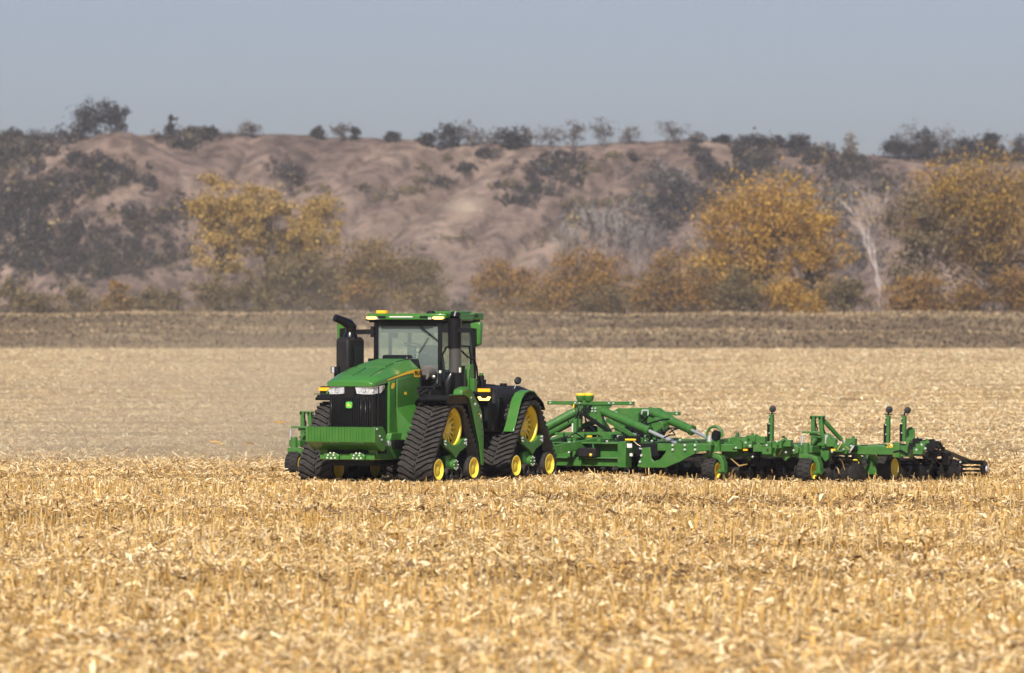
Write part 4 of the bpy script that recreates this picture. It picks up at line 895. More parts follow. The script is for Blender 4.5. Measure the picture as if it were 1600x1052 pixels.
# ------------------------------------------------------------------ tillage implement (x across its width, y rearwards, z up)
IO = Vector((.82, 132.4, -.17))
T = lambda px, py, v: inv(IO, px, py, y=v)
implement = tag(empty('tillage_implement', IO, -HEAD), 'wide green folding tillage implement with black discs and wheels towed behind the tracked tractor', 'farm implement')
def ipart(mb, name, mat, parent=implement, bevel=0.0, smooth=35): return mb.build(name, M[mat], parent, bevel, smooth)
def bolts(mb, pts, r=.03):
    for p in pts: mb.ball(p, r, 6)

# hitch and centre frame
b = MB()
b.bar((0, -3.0, .50), (0, 1.0, .95), .22, .26); b.bar((-.12, -2.2, .6), (-1.2, .6, .95), .14, .2); b.bar((.12, -2.2, .6), (1.2, .6, .95), .14, .2)
ipart(b, 'hitch_tongue', 'tool_green', bevel=.01)
b = MB()
b.box(-2.2, 2.0, .09, .13, .56, .93); b.box(-2.2, 2.05, -.10, .09, .54, .575); b.box(-2.2, 2.0, -.10, .09, .895, .93); b.box(-2.2, 2.02, .0, .30, .36, .52); b.box(.78, 1.0, -.12, 0, .36, .56)
b.box(1.98, 2.20, -.14, .2, .34, .96)
for x in (-2.1, -.7, .7, 2.05): b.box(x - .09, x + .09, .1, 6.0, .66, .92)
for y in (2.0, 4.0, 5.9): b.box(-2.2, 2.2, y - .09, y + .09, .68, .90)
for x in (.16, .24, -.9, 1.3): b.box(x - .02, x + .02, -.09, .09, .575, .895)
for k in range(5): b.box(-1.8 + k * .8, -1.7 + k * .8, -.08, .02, .93, 1.02)
frame = ipart(b, 'main_frame', 'tool_green', bevel=.012)
b = MB(); p = T(978, 693, -.1); b.box(p.x + .06, p.x + .19, -.17, -.145, p.z - .10, p.z); ipart(b, 'data_plate', 'white', frame); b = MB(); p = T(985, 711, -.2); b.box(p.x, p.x + .07, -.24, -.2, p.z - .03, p.z + .04); ipart(b, 'data_plate', 'white', frame); b = MB(); p = T(894, 668, 1.2); b.box(p.x, p.x + .09, 1.18, 1.2, p.z - .1, p.z + .1); ipart(b, 'data_plate', 'white', frame); b = MB(); p = T(888, 700, -.1); b.box(p.x, p.x + .07, -.12, -.1, p.z - .12, p.z + .15); ipart(b, 'data_plate', 'white', frame); b = MB()

b = MB(); p = T(900, 714, -.3); q = T(928, 704, -.3)
b.box(p.x, q.x, -.22, .06, p.z, q.z + .06); ipart(b, 'tool_box', 'grey_black', frame, .02)
b = MB(); p = T(923, 711, -.23); b.ball(p, .04, 8); p = T(922, 682, .4); b.box(p.x - .07, p.x + .05, .38, .42, p.z - .02, p.z + .02); p = T(986, 687, .1); b.box(p.x - .15, p.x + .13, .08, .12, p.z - .02, p.z + .02); ipart(b, 'yellow_marker', 'decal', frame)
# tangled hydraulic valves and hoses above the frame
b = MB(); rr = random.Random(4)
for k in range(46):
    px = rr.uniform(870, 1060); v = rr.uniform(.3, 3.5); p = T(px, rr.uniform(676, 704), v); q = p + Vector((rr.uniform(-.5, .5), rr.uniform(-.5, .5), rr.uniform(-.08, .12))); m_ = (p + q) / 2 + Vector((0, 0, rr.uniform(.0, .18)))
    b.tube([p, m_, q], .018, 5)
for k in range(14): p = T(rr.uniform(880, 1060), rr.uniform(684, 700), rr.uniform(.2, 2.5)); b.box(p.x - .1, p.x + .1, p.y - .1, p.y + .1, p.z - .08, p.z + .08)
p = T(925, 674, 2.2); b.lathe([(.05, -.15), (.14, -.1), (.15, .1), (.12, .16), (.0, .16)], p, (-.3, -1, 0), 14)
ipart(b, 'hydraulic_hoses', 'black', frame)
b = MB()
for k in range(30): p = T(rr.uniform(875, 1065), rr.uniform(678, 706), rr.uniform(-.1, 2.0)); b.ball(p, rr.uniform(.02, .035), 5)
for k in range(14): p = T(rr.uniform(880, 1060), rr.uniform(688, 702), rr.uniform(0, 1.5)); b.bar(p, p + Vector((rr.uniform(-.2, .2), 0, rr.uniform(-.05, .1))), .03, .03)
ipart(b, 'hose_fittings', 'bolt', frame)
b = MB()
for k in range(16): p = T(rr.uniform(868, 1050), rr.uniform(680, 700), rr.uniform(.3, 3)); b.box(p.x - .12, p.x + .12, p.y - .05, p.y + .05, p.z - .06, p.z + .06)
b.bar(T(868, 678, 1.0), T(975, 677, 1.0), .07, .07); b.bar(T(872, 687, 1.6), T(960, 684, 1.6), .06, .05); b.bar(T(900, 655, 1.0), T(899, 692, 1.0), .12, .09); b.bar(T(905, 655, 1.3), T(905, 690, 1.3), .06, .09)
b.bar(T(948, 656, 1.2), T(1001, 688, .6), .07, .09); b.bar(T(908, 668, 2.6), T(932, 658, 2.6), .14, .12)
ipart(b, 'frame_brace', 'tool_green', frame, .006)
b = MB(); b.bar(T(913, 648, 1.5), T(954, 676, 1.2), .07, .07); b.bar(T(903, 672, 2.6), T(930, 660, 2.6), .10, .08); ipart(b, 'dark_link', 'black', frame)

# fold towers with transport bars, fold cylinders
def tower(v, pxc, ytop, ybar, plate, name='fold_tower'):
    c = T(pxc, ybar, v); b = MB()
    b.bar((-1.17 + c.x, v, c.z), (1.17 + c.x, v, c.z), .09, .09)
    b.prism([(c.x - .62, c.z), (c.x + .62, c.z), (c.x + .28, c.z - .38), (c.x + .14, c.z - .40), (c.x - .22, c.z - .24)], 'y', v - .02, v + .02)
    b.bar((c.x - .35, v, .9), (c.x - .30, v, c.z - .1), .14, .14); b.bar((c.x + .3, v, .9), (c.x + .25, v, c.z - .1), .14, .14); b.bar((c.x, v + .1, c.z - .1), (c.x, v + 1.3, .9), .14, .12)
    o = ipart(b, name, 'tool_green', implement, .008)
    q = MB(); bolts(q, [(c.x + s, v - .05, c.z) for s in (-1.08, -.4, -.28, .52, .64, 1.10)] + [(c.x + s, v - .03, c.z - d) for s, d in ((0.05, .13), (.14, .13), (.05, .2), (.14, .2), (.36, .30), (-.1, .22))], .028); ipart(q, 'tower_bolts', 'bolt', o)
    return o, c
t1, c1 = tower(1.86, 923, 617, 630, True)
b = MB(); g0 = T(908, 622, 1.86); g1 = T(920, 622, 1.86)
b.lathe([(0, -.10), (.09, -.08), (.125, 0), (.12, .06)], g0, (0, 0, 1), 14); b.lathe([(0, -.10), (.09, -.08), (.125, 0), (.12, .06)], g1, (0, 0, 1), 14); b.bar(g0 - Vector((0, 0, .1)), g1 - Vector((0, 0, .1)), .1, .1); gs = ipart(b, 'twin_canister', 'tool_green', t1)
b = MB()
for g in (g0, g1): b.lathe([(.12, .06), (.122, .085), (.09, .115), (0, .12)], g, (0, 0, 1), 14)
ipart(b, 'canister_lid', 'decal', gs)
b = MB(); b.bar(T(897, 632, 1.8), T(896, 644, 1.8), .05, .03); ipart(b, 'yellow_tag', 'decal', t1)
b = MB()
for k in range(9): p = T(rr.uniform(898, 925), 634, 1.8); b.tube([p, p + Vector((rr.uniform(-.2, .2), -.1, -.2)), p + Vector((rr.uniform(-.3, .3), -.1, -.42))], .016, 5)
ipart(b, 'tower_hoses', 'black', t1)
t2, c2 = tower(4.6, 996, 638, 646, True)
b = MB(); pl = [T(x, y, 4.5) for x, y in ((955, 645), (967, 638), (1015, 638), (1036, 652), (1016, 692), (966, 692))]
b.loft([[(p.x, 4.45, p.z) for p in pl], [(p.x, 4.50, p.z) for p in pl]]); b.loft([[(p.x, 5.1, p.z) for p in pl], [(p.x, 5.15, p.z) for p in pl]])
pl = [T(x, y, 4.0) for x, y in ((968, 650), (990, 650), (1000, 644), (1000, 662), (970, 664))]; b.loft([[(p.x, 3.9, p.z) for p in pl], [(p.x, 4.4, p.z) for p in pl]])
pl = [T(x, y, 3.9) for x, y in ((1014, 655), (1024, 652), (1036, 662), (1037, 672), (1030, 676), (1024, 690), (1012, 680))]; b.loft([[(p.x, 3.9, p.z) for p in pl], [(p.x, 4.2, p.z) for p in pl]])
ipart(b, 'gusset_box', 'tool_green', t2, .01)
b = MB()
for x, y in ((958, 644), (1007, 641)):
    p = T(x, y, 3.85)
    for a, d in (((-.06, 0), (.1, 0)), ((.1, 0), (.1, -.14)), ((-.06, 0), (-.08, -.14))): b.bar((p.x + a[0], 3.85, p.z + a[1]), (p.x + d[0], 3.85, p.z + d[1]), .02, .03)
ipart(b, 'pin_bracket', 'bolt', t2)
b = MB()
for k in range(12): p = T(rr.uniform(990, 1020), rr.uniform(655, 690), 3.7); b.tube([p, p + Vector((rr.uniform(-.2, .2), -.05, rr.uniform(-.1, .15))), p + Vector((rr.uniform(-.3, .3), 0, -.2))], .02, 5)
b.tube([T(1008, 664, 3.6), T(1020, 660, 3.6), T(1035, 656, 3.6), T(1046, 655, 3.6)], .022, 6)
ipart(b, 'tower_hoses', 'black', t2)
def cyl(p0, p1, p2, r, name='fold_cylinder'):
    b = MB(); d = (p1 - p0).normalized(); b.tube([p0 - d * .08, p0, p1, p1 + d * .04], [r * .8, r, r, r * 1.08], 14); b.tube([p1 - d * .02, p1 + d * .05], r * 1.18, 14)
    o = ipart(b, name, 'tool_green'); q = MB(); q.tube([p1, p2], r * .42, 10); ipart(q, 'cylinder_rod', 'steel', o); return o
cyl(T(945, 644, 1.75), T(1013, 673, 1.35), T(1058, 693, 1.0), .105)
cyl(T(1017, 643, 4.5), T(1080, 672, 4.0), T(1111, 687, 3.2), .11)
for m in (-1,):                                                     # the left wing's pair, seen sloping down behind the tractor
    cyl(T(896, 645, 1.75), T(846, 672, 1.6), T(820, 690, 1.4), .11); cyl(T(902, 653, 2.2), T(852, 680, 2.2), T(825, 694, 2.0), .115)

# wings
def frame_pieces(m):
    """the folding wing; m = +1 on the right of the picture, -1 mirrored behind the tractor"""
    b = MB()
    def bx(x0, x1, *r):
        if m < 0: x0, x1 = min(x0, 7.1), min(x1, 7.1)
        if x1 > x0: b.box(*sorted((m * x0, m * x1)), *r)
    bx(2.9, 5.0, .15, .30, .74, .92); bx(4.4, 7.0, .55, .70, .62, .86); bx(7.0, 9.0, .6, .76, .70, .90); bx(4.4, 7.4, 3.4, 3.55, .66, .86); bx(2.3, 4.6, 3.2, 3.35, .66, .86)
    for x in (2.9, 4.55, 5.7, 6.9): bx(x - .07, x + .07, .6, 4.8, .68, .86)
    for x in (4.7, 5.15, 6.1, 7.15)[:3 if m < 0 else 4]: b.prism([(m * (x - .16), .94), (m * (x + .10), 1.00), (m * (x + .22), .90), (m * (x + .12), .62), (m * (x - .02), .52), (m * (x - .14), .66)], 'y', .48, .56)
    bx(5.45, 5.75, .42, .55, .62, .98); b.prism([(m * 5.75, .98), (m * 6.1, 1.02), (m * 6.45, .88), (m * 6.45, .72), (m * 5.9, .60)], 'y', .46, .50)
    bx(9.0, 9.25, .55, .80, .66, .92); bx(8.85, 9.02, .5, .62, .64, 1.0)
    return b
wr = ipart(frame_pieces(1), 'wing_frame', 'tool_green', implement, .012); wl_ = ipart(frame_pieces(-1), 'wing_frame', 'tool_green', implement, .012)
b = MB()                                                             # sickle shaped hinge plate
pl = [(1046, 694), (1111, 694), (1111, 704), (1092, 706), (1062, 722), (1040, 731), (1006, 731), (996, 729), (1002, 714), (1004, 700), (1016, 699), (1018, 716), (1022, 721), (1032, 718), (1040, 708)]
pl = [T(x, y, -.25) for x, y in pl]
b.loft([[(p.x, -.28, p.z) for p in pl], [(p.x, -.22, p.z) for p in pl]])
p0, p1 = T(1046, 694, -.2), T(1111, 704, -.2); b.box(p0.x, p1.x, -.21, .1, p0.z - .03, p0.z - .002)
hp_ = ipart(b, 'hinge_plate', 'tool_green', wr, .008)
b = MB(); bolts(b, [T(x, y, -.30) for x, y in ((1051, 696), (1070, 696), (1086, 696), (1051, 703), (1070, 703), (1086, 703), (1000, 722), (1002, 712))], .035); ipart(b, 'plate_bolts', 'bolt', hp_)
b = MB()                                                             # joints, lugs and small fittings along the wing
for px, py, v in ((1162, 690, .3), (1170, 694, .2), (1186, 700, .2), (1200, 704, .2), (1216, 694, .2), (1154, 696, .2), (1230, 692, .3), (1300, 692, .2), (1312, 700, .2), (1322, 698, .2), (1150, 688, .4), (1175, 685, .5), (1190, 687, .4), (1330, 690, .4), (1430, 692, .4), (1440, 698, .3), (1436, 704, .3), (1448, 694, .4), (1425, 690, .4)):
    p = T(px, py, v); b.box(p.x - .12, p.x + .12, p.y - .08, p.y + .08, p.z - .09, p.z + .07); b.bar(p, p + Vector((rr.uniform(-.3, .3), 0, .12)), .05, .06)
p = T(1152, 676, .6); b.bar(p, p + Vector((.04, 0, -.3)), .10, .05); p = T(1165, 683, .6); b.prism([(p.x - .25, p.z - .12), (p.x + .2, p.z - .1), (p.x + .12, p.z + .02), (p.x - .1, p.z)], 'y', .55, .6)
ipart(b, 'wing_joint', 'tool_green', wr, .006)
b = MB()
for px, py, v in ((1165, 692, 0), (1172, 697, 0), (1198, 696, 0), (1214, 690, 0), (1310, 694, 0), (1318, 702, 0), (1330, 697, 0), (1176, 714, 0), (1150, 700, 0), (1440, 695, 0), (1446, 701, 0), (1432, 703, 0), (1300, 706, 0), (1228, 707, 0), (1240, 704, 0)):
    bolts(b, [T(px, py, v)], .03)
p = T(1334, 697, .2); b.bar(p, p + Vector((-.12, 0, -.16)), .04, .04)
ipart(b, 'joint_bolts', 'bolt', wr)
b = MB()
for k in range(26):
    px = rr.choice([rr.uniform(1142, 1240), rr.uniform(1290, 1345), rr.uniform(1418, 1462)]); p = T(px, rr.uniform(688, 714), rr.uniform(.2, 1.2)); q = p + Vector((rr.uniform(-.4, .4), 0, rr.uniform(-.15, .1)))
    b.tube([p, (p + q) / 2 + Vector((0, 0, rr.uniform(-.1, .12))), q], .024, 5)
for px, py in ((1176, 702), (1182, 708), (1310, 698), (1306, 702), (1428, 697), (1434, 690), (1460, 694), (1452, 698)):
    p = T(px, py, .35); b.box(p.x - .09, p.x + .08, p.y - .1, p.y + .1, p.z - .08, p.z + .07)
b.box(5.2, 5.7, .50, .6, .40, .52)
ipart(b, 'wing_hoses', 'black', wr)
b = MB()
for px, py in ((1165, 703), (1302, 703)): p = T(px, py, .02); b.box(p.x - .055, p.x + .055, p.y - .02, p.y + .0, p.z - .02, p.z + .02)
ipart(b, 'amber_marker', 'amber', wr)
p = T(1393, 697, .58); text('2660', .14, (p.x, .592, p.z), (math.pi / 2, 0, 0), M['decal'], wr)

def wheel(mb_t, mb_r, c, r, w, yaw=0.0, m=1):
    ax = (math.cos(yaw), math.sin(yaw), 0)
    mb_t.lathe([(r * .62, -w * .46), (r * .90, -w * .5), (r * .97, -w * .44), (r, -w * .25), (r, w * .25), (r * .97, w * .44), (r * .90, w * .5), (r * .62, w * .46)], c, ax, 28)
    n = int(r * 60)
    for k in range(n):
        a = k * 2 * math.pi / n; 
        for s in (-1, 1):
            q = Vector(c) + Vector(ax) * (s * w * .24); d = Vector((-math.sin(yaw) * math.cos(a + s * .07), math.cos(yaw) * math.cos(a + s * .07), math.sin(a + s * .07)))
            mb_t.bar(q + d * (r * .97) - Vector(ax) * w * .16, q + d * (r * .97) + Vector(ax) * w * .16, r * .09, .05, up=d)
    mb_r.lathe([(r * .62, w * .46), (r * .58, w * .47), (r * .54, w * .34), (r * .3, w * .18), (r * .24, w * .28), (r * .1, w * .32), (0, w * .33)], c, ax, 28)
def gauge_wheel(u, v, r=.30, w=.32, m=1):
    """caster wheel hung from a bent neck; the neck bends round the outer side of the wheel"""
    b, q = MB(), MB(); wheel(b, q, (0, 0, r), r, w, 0)
    root = b.build('gauge_wheel', M['tyre'], implement, 0, 30); root.location = (u, v, 0)
    q.build('rim', M['yellow'], root)
    a = MB(); x = .30
    path = [(-.20, .66), (.05, .66), (.22, .60), (.29, .48), (.30, .26)]
    a.loft([[(px_, -.09, pz - .055), (px_, .12, pz - .055), (px_, .12, pz + .055), (px_, -.09, pz + .055)] if i < 2 else ([(px_ - .05, -.10, pz - .045 + .01), (px_ - .05, .13, pz - .045), (px_ + .045, .13, pz + .04), (px_ + .045, -.10, pz + .04)] if i == 2 else [(px_ - .055, -.09, pz), (px_ - .055, .12, pz), (px_ + .05, .12, pz), (px_ + .05, -.09, pz)]) for i, (px_, pz) in enumerate(path)])
    a.tube([(.16, 0, .27), (.36, 0, .27)], .055, 10); a.tube([(-.06, 0, .70), (-.06, 0, .98)], .085, 12); a.box(-.22, .10, .02, .6, .74, .90)
    a.build('caster_neck', M['tool_green'], root, .012)
    return root
g1_ = gauge_wheel(4.42, 0); b = MB(); b.tube([(-.10, .05, .98), (-.10, .05, 1.12)], .05, 10); o = b.build('caster_pin', M['bolt'], g1_)
b = MB(); b.tube([(.05 + .20 * math.cos(a), .02, 1.14 + .20 * math.sin(a)) for a in np.linspace(-.3, math.pi + .3, 13)], .035, 8); b.box(-.18, .16, .05, .3, .74, 1.02); b.build('hose_hoop', M['tool_green'], g1_)
b = MB(); b.lathe([(.06, -.06), (.12, -.03), (.13, .06), (0, .08)], (.07, .1, 1.12), (-.4, -1, .1), 14); b.build('hose_end', M['black'], g1_)
def lift_tower(root):
    a = MB()
    a.bar((-.06, .45, .85), (-.06, .45, 1.60), .09, .10); a.bar((.22, .45, .85), (.12, .45, 1.60), .09, .10); a.bar((-.14, .45, 1.58), (.24, .45, 1.58), .06, .06); a.prism([(-.1, .9), (.5, .9), (.55, 1.05), (.3, 1.2), (.05, 1.1)], 'y', .38, .5)
    a.bar((-.05, .2, 1.18), (.20, .3, 1.12), .06, .08); a.bar((-.2, .1, 1.22), (.22, .2, 1.22), .03, .05); a.bar((.0, .2, .95), (.12, .35, 1.15), .07, .07)
    o = a.build('lift_tower', M['tool_green'], root, .006)
    a = MB(); a.tube([(.18, .5, 1.50), (.46, .9, 1.04)], .055, 10); a.build('lift_cylinder', M['tool_green'], o)
    a = MB(); a.tube([(-.14, 0, .92), (-.14, 0, 1.16)], .04, 10); a.tube([(.32, .35, .95), (.32, .35, 1.16)], .045, 10); a.tube([(.46, .9, 1.04), (.54, 1.05, .88)], .03, 8); a.build('lift_rod', M['steel'], o)
    a = MB(); bolts(a, [(x, .40, 1.56) for x in (-.10, .02, .12, .22)], .03); a.tube([(.0, .4, 1.5), (.07, .38, 1.3), (.04, .38, 1.05)], .018, 5); a.tube([(.2, .42, 1.3), (.32, .42, 1.12), (.24, .42, .95)], .018, 5); a.build('tower_pins', M['black'], o)
g2 = gauge_wheel(6.9, 0, r=.315, w=.34); lift_tower(g2)
g3 = gauge_wheel(-6.9, 0, r=.315, w=.34); lift_tower(g3)
for u, v, r, w in ((8.30, 1.55, .37, .34), (7.3, 2.9, .36, .3)):
    b, q = MB(), MB(); wheel(b, q, (0, 0, r), r, w, 0); root = b.build('gauge_wheel', M['tyre'], implement, 0, 30); root.location = (u, v, 0); q.build('rim', M['yellow'], root)
    b = MB(); b.bar((-.25, 0, r), (-.25, -.5, .75), .1, .12); b.tube([(-.3, 0, r), (.05, 0, r)], .05, 8); b.build('wheel_arm', M['tool_green'], root)
for u in (-1.4, 1.4):
    b, q = MB(), MB(); wheel(b, q, (0, 0, .42), .42, .34, 0); root = b.build('transport_wheel', M['tyre'], implement, 0, 30); root.location = (u, 3.0, 0); q.build('rim', M['yellow'], root)

# lamp posts, rear reflector board
for px, y0, y1 in ((1205, 636, 690), (1387, 637, 692), (1412, 638, 690)):
    v = .62; p = T(px, y1, v); q = T(px + .5, y0 + 12, v); b = MB(); b.bar((p.x, v, p.z), (q.x, v, q.z), .10, .10, up=(0, 1, 0)); po = ipart(b, 'lamp_post', 'tool_green')
    b = MB(); b.bar((p.x - .045, v - .062, p.z), (q.x - .05, v - .062, p.z + (q.z - p.z) * .68), .05, .05, up=(0, 1, 0)); b.tube([(q.x, v, q.z), (q.x + .02, v, q.z + .08)], .02, 6); b.lathe([(0, -.07), (.07, -.06), (.082, 0), (.078, .06), (0, .07)], (q.x + .03 + (.06 if px == 1412 else 0), v, q.z + .13), (.5, -1, .2), 14); b.bar((q.x - .1, v, q.z + .02), (q.x + .1, v, q.z + .02), .02, .02); ipart(b, 'post_lamp', 'black', po)
    b = MB(); bolts(b, [(q.x - .02, v - .09, z) for z in (p.z + .2, p.z + .42, q.z - .06)], .02); ipart(b, 'post_bolts', 'bolt', po)
b = MB(); p = T(1423, 694, 1.0); b.prism([(p.x - .10, p.z - .05), (p.x + .10, p.z - .05), (p.x + .10, p.z + .30)] + [(p.x + .10 * math.cos(a), p.z + .30 + .10 * math.sin(a)) for a in np.linspace(.2, math.pi - .2, 8)] + [(p.x - .10, p.z + .30)], 'y', .98, 1.02); rb = ipart(b, 'marker_board', 'tool_green', bevel=.004)
b = MB(); b.prism([(p.x + .02, p.z - .02), (p.x + .22, p.z - .02), (p.x + .22, p.z + .06), (p.x + .1, p.z + .15)], 'y', 1.15, 1.25); ipart(b, 'grey_box', 'white', rb)

# black rear harrow frame, ganged discs, rolling basket
b = MB()
b.box(5.0, 9.35, 2.85, 2.97, .62, .72); b.box(4.6, 9.5, 3.0, 3.08, .38, .43); b.box(2.5, 5.0, 2.7, 2.85, .5, .62)
for x in (5.3, 6.4, 7.5, 8.45, 9.0): b.bar((x, 2.4, .70), (x, 3.0, .40), .08, .08); b.box(x - .04, x + .04, .8, 2.9, .66, .74)
b.tube([T(1462, 694, 2.5), T(1468, 692, 2.5), T(1473, 702, 2.6), T(1474, 722, 2.8)], .045, 8); b.bar(T(1436, 690, 2.0), T(1460, 688, 2.0), .08, .06)
for k in range(16): p = T(rr.uniform(1438, 1464), rr.uniform(690, 712), 1.9); b.tube([p, p + Vector((rr.uniform(-.15, .15), 0, rr.uniform(-.14, .05))), p + Vector((rr.uniform(-.25, .25), 0, -.2))], .025, 5)
for px, py in ((1444, 696), (1455, 702), (1461, 693)): p = T(px, py, 1.8); b.box(p.x - .07, p.x + .06, p.y - .05, p.y + .05, p.z - .06, p.z + .06)
b.box(9.2, 9.35, 2.7, 3.0, .42, .64); b.bar((8.0, 2.5, .9), (9.3, 2.6, .82), .06, .06)
hf = ipart(b, 'harrow_frame', 'gloss_black', bevel=.008)
b = MB(); p = T(1454, 692, 1.9); b.box(p.x - .07, p.x + .07, p.y - .03, p.y, p.z - .03, p.z + .03); ipart(b, 'small_decal', 'decal', hf)
def disc_mesh(r, teeth):
    b = MB(); n = 48; prof = [(0.0, .045), (.35, .038), (.75, .012), (1.0, -.02)]; vs = []
    for side in (0, .012):
        for f, h in prof:
            for k in range(n):
                a = 2 * math.pi * k / n; rr_ = r * f
                if f == 1.0 and teeth: rr_ *= 1 - .055 * (k % 3 == 0)
                wv = .012 * math.sin(a * 12) * f if not teeth else 0
                vs.append((h + side + wv, max(rr_, .004) * math.cos(a), max(rr_, .004) * math.sin(a)))
    o = len(prof) * n; fs = []
    for i in range(len(prof) - 1):
        for k in range(n):
            j = (k + 1) % n; fs.append((i * n + k, i * n + j, (i + 1) * n + j, (i + 1) * n + k)); fs.append((o + i * n + k, o + (i + 1) * n + k, o + (i + 1) * n + j, o + i * n + j))
    for k in range(n): j = (k + 1) % n; fs.append(((len(prof) - 1) * n + k, (len(prof) - 1) * n + j, o + (len(prof) - 1) * n + j, o + (len(prof) - 1) * n + k))
    b.add(vs, fs); return b
proto_disc = None
def gang(u0, u1, v0, v1, n, zc, r, teeth, name='disc_gang'):
    global proto_disc
    b = MB(); b.tube([(u0 - .1, v0, zc), (u1 + .1, v1, zc)], .045, 8); b.bar((u0, v0, zc + .28), (u1, v1, zc + .28), .09, .09)
    for k in range(n - 1):
        f = (k + .5) / (n - 1); x, y = u0 + (u1 - u0) * f, v0 + (v1 - v0) * f; b.tube([(x - .08, y, zc), (x + .08, y, zc)], .075, 8)
        if k % 3 == 1: b.bar((x, y, zc + .05), (x, y - .05, zc + .28), .07, .05); b.bar((x, y, zc + .28), (x, y, .72), .06, .06)
    root = ipart(b, name, 'disc'); ang = math.atan2(v1 - v0, u1 - u0)
    for k in range(n):
        f = k / (n - 1)
        if proto_disc is None or proto_disc[1:] != (r, teeth):
            d = disc_mesh(r, teeth).build('disc', M['disc'], root, 0, 60); proto_disc = (d, r, teeth)
        else: d = proto_disc[0].copy(); C.objects.link(d); d.parent = root
        d.location = (u0 + (u1 - u0) * f, v0 + (v1 - v0) * f, zc); d.rotation_euler = (.3 * k, 0, ang)
    return root
gang(-.2, 2.5, .75, 1.0, 10, .25, .27, False); gang(2.6, 4.1, .8, 1.0, 6, .25, .27, False); gang(4.85, 6.5, .75, 1.0, 7, .25, .27, False)
gang(4.9, 6.6, 1.9, 2.1, 7, .25, .27, False); gang(2.0, 4.6, 2.4, 2.2, 8, .25, .27, False)
gang(-.3, 4.6, 3.3, 3.2, 17, .25, .27, False); gang(4.8, 7.0, 2.9, 3.0, 9, .25, .27, False); gang(7.25, 8.0, .85, .35, 4, .24, .27, True); gang(7.5, 9.42, 3.35, 2.95, 8, .23, .26, True); gang(5.2, 7.3, 3.6, 3.4, 8, .23, .26, True)
b = MB()
for px, py in ((1030, 736), (1060, 734), (1085, 730), (1095, 722), (1180, 734), (1200, 726), (1225, 738)):
    p = T(px, py, 1.3); b.lathe([(.05, -.2), (.12, -.18), (.12, .18), (.05, .2)], (p.x, 1.3, p.z), (1, 0, 0), 10)
b.box(-2, 4.3, .9, 1.1, .30, .56); b.box(4.4, 7.0, .8, 1.0, .36, .55); b.box(-2, 4.3, 3.4, 3.6, .14, .60); b.box(4.6, 7.3, 3.7, 3.85, .14, .56); b.box(2.3, 2.9, .2, .6, .62, .9); b.box(2.4, 3.1, .5, .9, .5, .75)  # black boxes fill in the shade under the frame, beside the bearings
ipart(b, 'bearings_and_shade_fill', 'black')
b = MB(); n = 12; zc = .24
for u0, u1 in ((5.6, 8.9),):
    b.box(u0, u1, 5.9, 6.0, .36, .44)
    for k in range(n):
        a0 = 2 * math.pi * k / n; b.tube([(u0 + (u1 - u0) * i / 8, 6.1 + .19 * math.cos(a0 + i * .18), zc + .19 * math.sin(a0 + i * .18)) for i in range(9)], .018, 5)
    for x in np.linspace(u0, u1, 6): b.lathe([(.10, -.012), (.19, -.012), (.19, .012), (.10, .012)], (x, 6.1, zc), (1, 0, 0), 16)
    for x in (u0, u1): b.lathe([(.0, .05), (.06, .05), (.17, .0), (.20, .0), (.20, -.04)], (x, 6.1, zc), (1, 0, 0), 16); b.bar((x, 5.95, .42), (x, 6.1, zc), .05, .06); b.bar((x - .3, 4.2, .72), (x - .3, 6.0, .40), .08, .08)
bk = ipart(b, 'rolling_basket', 'gloss_black')
b = MB(); bolts(b, [(8.2, 5.88, .40), (8.35, 5.88, .40), (7.6, 5.88, .40), (7.75, 5.88, .40)], .03); b.lathe([(.08, 0), (.06, .03), (0, .03)], (8.95, 6.1, zc), (1, 0, 0), 12); ipart(b, 'basket_bolts', 'bolt', bk)
b = MB(); p = T(1345, 733, 2.4); b.box(p.x - .1, p.x + .5, 2.35, 2.5, p.z - .12, p.z + .05); b.bar((p.x + .3, 2.4, p.z), (p.x + .15, 2.4, .75), .09, .08); b.bar((p.x + .4, 2.4, p.z), (p.x + .75, 2.4, .55), .05, .05); ipart(b, 'scraper_arm', 'tool_green')
b = MB(); p = T(1336, 724, 2.4); b.lathe([(.05, 0), (.10, .02), (.09, .05), (.0, .04)], p, (.6, -1, 0), 16); ipart(b, 'hub_cap', 'yellow')
# ------------------------------------------------------------------ maize stubble and litter
def strips(P, L, Wd, yaw, lift, curl, roll, col):
    """curled leaf pieces of two segments lying on P"""
    n = len(P); t = np.array([-.5, 0, .5]); d = np.stack([np.cos(yaw) * np.cos(lift), np.sin(yaw) * np.cos(lift), np.sin(lift)], 1)
    w = np.stack([-np.sin(yaw) * np.cos(roll), np.cos(yaw) * np.cos(roll), np.sin(roll)], 1)
    V = np.empty((n, 6, 3))
    for i, tt in enumerate(t):
        c = P + d * (L * tt)[:, None]; c[:, 2] += curl * L * (.25 - tt * tt) * 2
        ww = (Wd * (1.0 if i == 1 else .6) / 2)[:, None]; V[:, 2 * i] = c - w * ww; V[:, 2 * i + 1] = c + w * ww
    b = np.arange(n)[:, None] * 6; F = np.concatenate([b + np.array([[0, 1, 3, 2]]), b + np.array([[2, 3, 5, 4]])])
    return V.reshape(-1, 3), F, np.repeat(col, 6, 0)
LPAL = np.array([(.86, .68, .41), (.77, .56, .275), (.67, .45, .18), (.58, .36, .115), (.34, .21, .09), (.15, .095, .05)])
